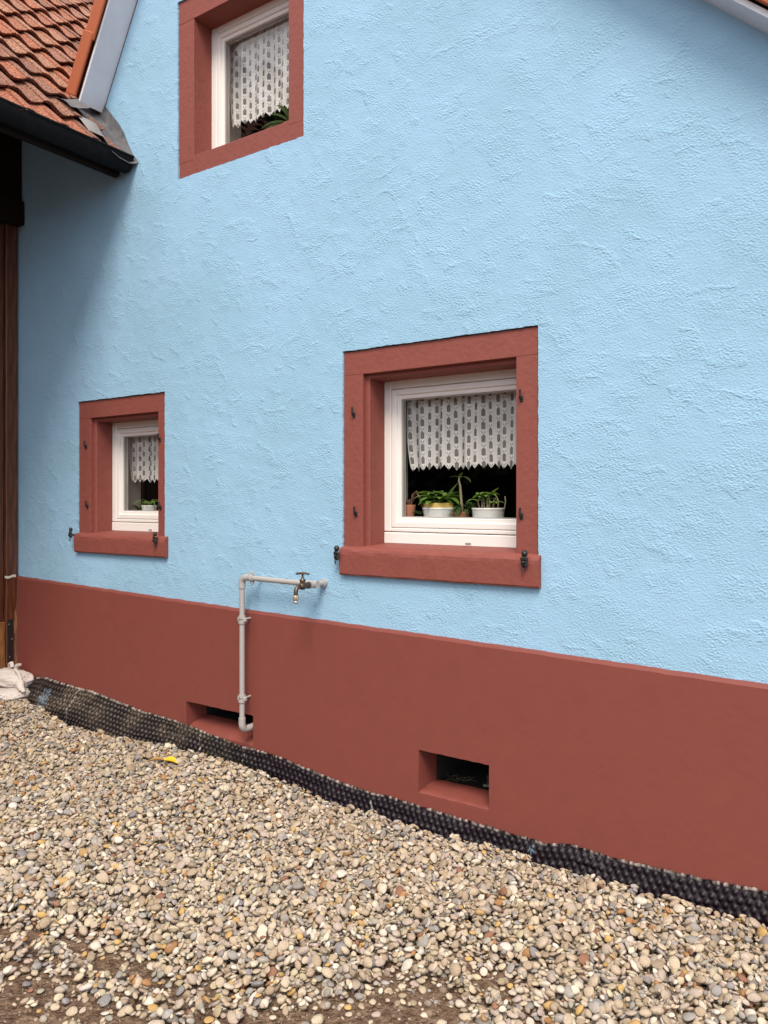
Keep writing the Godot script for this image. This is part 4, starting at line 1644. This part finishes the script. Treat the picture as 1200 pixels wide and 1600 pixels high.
func build_gravel() -> void:
	var X0 := -6.4
	var Z0 := 0.0
	var C := 0.008
	var W := int(8.0 / C)
	var D := int(2.7 / C)
	var H := PackedFloat32Array()
	H.resize(W * D)
	for j in D:
		for i in W:
			H[j * W + i] = -1.0
	var pal := [Color(0.50, 0.40, 0.29), Color(0.42, 0.32, 0.22), Color(0.36, 0.27, 0.19), Color(0.60, 0.52, 0.42), Color(0.64, 0.59, 0.52), Color(0.27, 0.24, 0.22), Color(0.25, 0.24, 0.25), Color(0.33, 0.31, 0.30), Color(0.50, 0.33, 0.14), Color(0.38, 0.20, 0.09), Color(0.46, 0.37, 0.31), Color(0.28, 0.14, 0.09), Color(0.56, 0.46, 0.33), Color(0.40, 0.36, 0.33)]
	var wts := [18, 15, 8, 13, 7, 4, 3.0, 6, 3.2, 1.8, 15, 1.2, 14, 8]
	var total := 0.0
	for q in wts:
		total += q
	for k in pal.size():
		var g: float = pal[k].r * 0.35 + pal[k].g * 0.5 + pal[k].b * 0.15
		if k < 8 or k == 10 or k > 11:
			pal[k] = pal[k].lerp(Color(g * 1.05, g * 0.985, g * 0.93), 0.18)
		pal[k] = pal[k] * 0.97
	var tr := []
	var pick := []
	var tops := []
	var kinds := []
	var n := 240000
	var gy := {}
	for k in n:
		var x: float
		var z: float
		var far := -1.0
		x = rng.randf_range(-6.3, 1.3)
		z = rng.randf_range(0.03, 2.55)
		far = beyond(x, z)
		var layer := float(k) / n
		if far > 0.0:
			var keep := exp(-far / 0.10) * 0.35
			if far > 0.02 and rng.randf() > keep:
				continue
		elif far > -0.22 and layer > 0.25 + 0.75 * (-far / 0.22):
			continue
		# skip what the camera and its neighbours cannot see
		var see := project(Vector3(x, 0.0, z))
		if see.z < 0.6 or see.x < -420.0 or see.x > 2000.0 or see.y > 1830.0:
			continue
		if x < -5.44:
			continue
		var wall := 0.035 + membrane_lean(x) * 0.95
		if z < wall + 0.02:
			continue
		var a := 0.0122 * exp(rng.randfn() * 0.29)
		if rng.randf() < 0.04:
			a *= 1.35
		if layer > 0.72:
			a *= 0.58
		a = clampf(a, 0.004, 0.025)
		var b := a * rng.randf_range(0.62, 0.95)
		var c := a * rng.randf_range(0.32, 0.57)
		var r := (a + b) * 0.5
		var ci := int((x - X0) / C)
		var cj := int((z - Z0) / C)
		var rc := int(r / C) + 1
		if ci - rc < 1 or cj - rc < 0 or ci + rc >= W - 1 or cj + rc >= D - 1:
			continue
		var s := 0.0
		var mx := -9.0
		var num := 0
		var gx := 0.0
		var gz := 0.0
		for dj in range(-rc, rc + 1):
			for di in range(-rc, rc + 1):
				if di * di + dj * dj > rc * rc:
					continue
				var at := (cj + dj) * W + ci + di
				var h := H[at]
				if h < -0.5:
					h = ground_y(x, z) + (0.035 * smoothstep(-0.3, 0.2, far) if far > -0.3 else 0.0)
					H[at] = h
				s += h
				num += 1
				mx = maxf(mx, h)
				gx += h * di
				gz += h * dj
		var mean := s / num
		var norm := num * rc * rc * 0.25 * C
		gx = clampf(gx / norm, -0.8, 0.8)
		gz = clampf(gz / norm, -0.8, 0.8)
		# the bed is full here: stop piling
		var full := ground_y(x, z) + 0.064 * smoothstep(0.02, -0.35, far) + 0.008 * wob.get_noise_2d(x * 3.0, z * 3.0) + 0.008
		if mean > full + (0.002 if layer > 0.72 else 0.0) and far < 0.0:
			continue
		var y := lerpf(mean, mx, 0.45) + c * 0.62
		var up := Vector3(-gx, 1.0, -gz) + Vector3(rng.randfn() * 0.16, 0, rng.randfn() * 0.16)
		up = up.normalized()
		var yaw := rng.randf() * TAU
		var fx := Vector3(cos(yaw), 0, sin(yaw))
		fx = (fx - up * fx.dot(up)).normalized()
		var bs := Basis(fx * a, up * c, fx.cross(up) * b)
		tr.append(Transform3D(bs, Vector3(x, y, z)))
		tops.append(a / maxf(see.z, 0.1))
		kinds.append(rng.randi() % 3)
		var roll := rng.randf() * total
		var p := 0
		while roll > wts[p] and p < wts.size() - 1:
			roll -= wts[p]
			p += 1
		pick.append(p)
		for dj in range(-rc, rc + 1):
			for di in range(-rc, rc + 1):
				var q := float(di * di + dj * dj) / (rc * rc)
				if q > 1.0:
					continue
				var at := (cj + dj) * W + ci + di
				H[at] = maxf(H[at], y + c * (sqrt(1.0 - q) * 0.9 - 0.1) - (up.x * di + up.z * dj) * C)
	# the ones that show largest become pieces of the ground
	var cand := []
	for k in tr.size():
		var o: Vector3 = tr[k].origin
		var see := project(o)
		if see.x < 4.0 or see.x > 1196.0 or see.y > 1596.0:
			continue
		var at := int((o.z - Z0) / C) * W + int((o.x - X0) / C)
		if H[at] > o.y + tr[k].basis.y.length() * 0.95:
			continue
		cand.append([tops[k], k])
	cand.sort_custom(func(p, q): return p[0] > q[0])
	var single := {}
	for k in mini(300, cand.size()):
		single[cand[k][1]] = true
	var meshes := [pebble_mesh(7, 201), pebble_mesh(7, 202), pebble_mesh(7, 203)]
	var pm := []
	for p in pal.size():
		var m: StandardMaterial3D = M.pebble.duplicate()
		m.vertex_color_use_as_albedo = false
		m.albedo_color = lin(pal[p])
		pm.append(m)
	for k in single:
		var ob := obj("pebble", meshes[kinds[k]], pm[pick[k]], ground)
		ob.transform = tr[k]
	var bed := thing("gravel", "loose bed of rounded tan and grey river pebbles along the house", "gravel")
	bed.set_meta("kind", "stuff")
	for kd in 3:
		var ids := []
		for k in tr.size():
			if kinds[k] == kd and not single.has(k):
				ids.append(k)
		var mm := MultiMesh.new()
		mm.transform_format = MultiMesh.TRANSFORM_3D
		mm.use_colors = true
		mm.mesh = meshes[kd]
		mm.instance_count = ids.size()
		for i in ids.size():
			var k: int = ids[i]
			mm.set_instance_transform(i, tr[k])
			var j := rng.randf_range(0.86, 1.16)
			var c: Color = pal[pick[k]]
			mm.set_instance_color(i, Color(c.r * j, c.g * j * rng.randf_range(0.97, 1.03), c.b * j * rng.randf_range(0.92, 1.06)))
		var mi := MultiMeshInstance3D.new()
		mi.name = "pebbles"
		mi.multimesh = mm
		mi.material_override = M.pebble
		mi.set_meta("kind", "stuff")
		bed.add_child(mi, true)
	print("pebbles ", tr.size())
	# loose grit and small stones on the bare soil
	var gm := MultiMesh.new()
	gm.transform_format = MultiMesh.TRANSFORM_3D
	gm.use_colors = true
	gm.mesh = pebble_mesh(4, 205)
	var gt := []
	for k in 30000:
		var x := rng.randf_range(-4.0, 0.5)
		var z := rng.randf_range(0.6, 2.5)
		var far := beyond(x, z)
		if far < -0.12:
			continue
		var see := project(Vector3(x, 0, z))
		if see.z < 0.6 or see.x < -420.0 or see.x > 2000.0 or see.y > 1830.0:
			continue
		var a := 0.0024 * exp(rng.randfn() * 0.6)
		var y := ground_y(x, z) + 0.035 * smoothstep(-0.3, 0.2, far) + 0.008 * wob.get_noise_2d(x * 14.0, z * 14.0)
		gt.append(Transform3D(Basis(Vector3.UP, rng.randf() * TAU).scaled(Vector3(a, a * 0.7, a * 0.85)), Vector3(x, y + a * 0.2, z)))
	gm.instance_count = gt.size()
	for i in gt.size():
		gm.set_instance_transform(i, gt[i])
		var c: Color = pal[rng.randi() % 5].lerp(Color(0.13, 0.08, 0.05), rng.randf_range(0.3, 0.95))
		gm.set_instance_color(i, c)
	var gi := MultiMeshInstance3D.new()
	gi.name = "grit"
	gi.multimesh = gm
	gi.material_override = M.pebble
	gi.set_meta("kind", "stuff")
	bed.add_child(gi, true)
	# fallen leaves lie on top of the pebbles
	var top_at := func(x: float, z: float) -> float:
		return H[int((z - Z0) / C) * W + int((x - X0) / C)]
	var ly: float = top_at.call(-3.435, 0.325)
	var lf := thing("fallen_leaf", "bright yellow fallen leaf lying on the gravel", "leaf", Vector3(-3.450, ly + 0.014, 0.335))
	var mb := MB.new()
	leaf(mb, Vector3.ZERO, Vector3(0.9, 0.35, -0.5), 0.085, 0.034, 0.9, 0.35)
	obj("blade", mb.mesh(), M.yellow_leaf, lf)
	lf = thing("fallen_leaf", "curled brown leaf beside the yellow one on the gravel", "leaf", Vector3(-3.455, ly + 0.016, 0.330))
	mb = MB.new()
	leaf(mb, Vector3.ZERO, Vector3(-0.9, 0.12, 0.55), 0.105, 0.022, 0.5, 0.5)
	obj("blade", mb.mesh(), M.brown_leaf, lf)


# ---------------------------------------------------------------- the far side of the yard (mirrored in the panes)
func leaf_cloud(called: String, parent: Node3D, centre: Vector3, e: Vector3, count: int, size: float, m: Material, boxy: bool) -> void:
	var mb := MB.new()
	leaf(mb, Vector3(-0.5, 0, 0), Vector3(1, 0.25, 0), 1.0, 0.3, 0.5, 0.2)
	var mm := MultiMesh.new()
	mm.transform_format = MultiMesh.TRANSFORM_3D
	mm.mesh = mb.mesh()
	mm.instance_count = count
	for k in count:
		var u := Vector3(rng.randf_range(-1, 1), rng.randf_range(-1, 1), rng.randf_range(-1, 1))
		if not boxy:
			u = u.normalized() * pow(rng.randf(), 0.4)
			u *= 1.0 + 0.35 * wob.get_noise_3d(u.x * 2.0, u.y * 2.0, u.z * 2.0)
		else:
			u.y += 0.06 * wob.get_noise_2d(u.x * 12.0, 4.0)
		var b := Basis.from_euler(Vector3(rng.randf_range(-1, 1), rng.randf() * TAU, rng.randf_range(-1, 1))).scaled(Vector3.ONE * size * rng.randf_range(0.7, 1.3))
		mm.set_instance_transform(k, Transform3D(b, centre + u * e))
	var mi := MultiMeshInstance3D.new()
	mi.name = called
	mi.multimesh = mm
	mi.material_override = m
	mi.set_meta("kind", "stuff")
	parent.add_child(mi, true)


func build_yard_side() -> void:
	var h := thing("hedge", "tall dark hedge across the yard, mirrored in the large lower window pane", "hedge", Vector3(-8.0, 0, 9.5))
	leaf_cloud("foliage", h, Vector3(0, 1.9, 0), Vector3(6.5, 1.9, 0.6), 9000, 0.30, M.hedge_leaf, true)
	var core := MB.new()
	core.box(Vector3(-6.4, 0.0, -0.35), Vector3(6.4, 3.5, 0.35), 0.1)
	obj("twigs", core.mesh(), M.hedge_leaf, h)
	var t := thing("broad_tree", "broad leafy tree across the yard, mirrored in the upper window pane", "tree", Vector3(-14.0, 0, 8.2))
	leaf_cloud("crown", t, Vector3(0, 7.0, 0), Vector3(4.2, 4.8, 3.4), 14000, 0.34, M.tree_leaf, false)
	var tr := MB.new()
	tr.tube([Vector3(0, -0.2, 0), Vector3(0.05, 1.5, 0), Vector3(-0.1, 4.0, 0.1), Vector3(0.1, 8.0, 0)], 0.32, 10, 0.08)
	for k in 6:
		var a := k * 1.1
		tr.tube([Vector3(0, 3.2 + 0.5 * k, 0), Vector3(cos(a) * 1.2, 4.6 + 0.5 * k, sin(a)), Vector3(cos(a) * 2.4, 6.2 + 0.4 * k, sin(a) * 2.0)], 0.11, 6, 0.03)
	obj("trunk", tr.mesh(), M.bark, t)
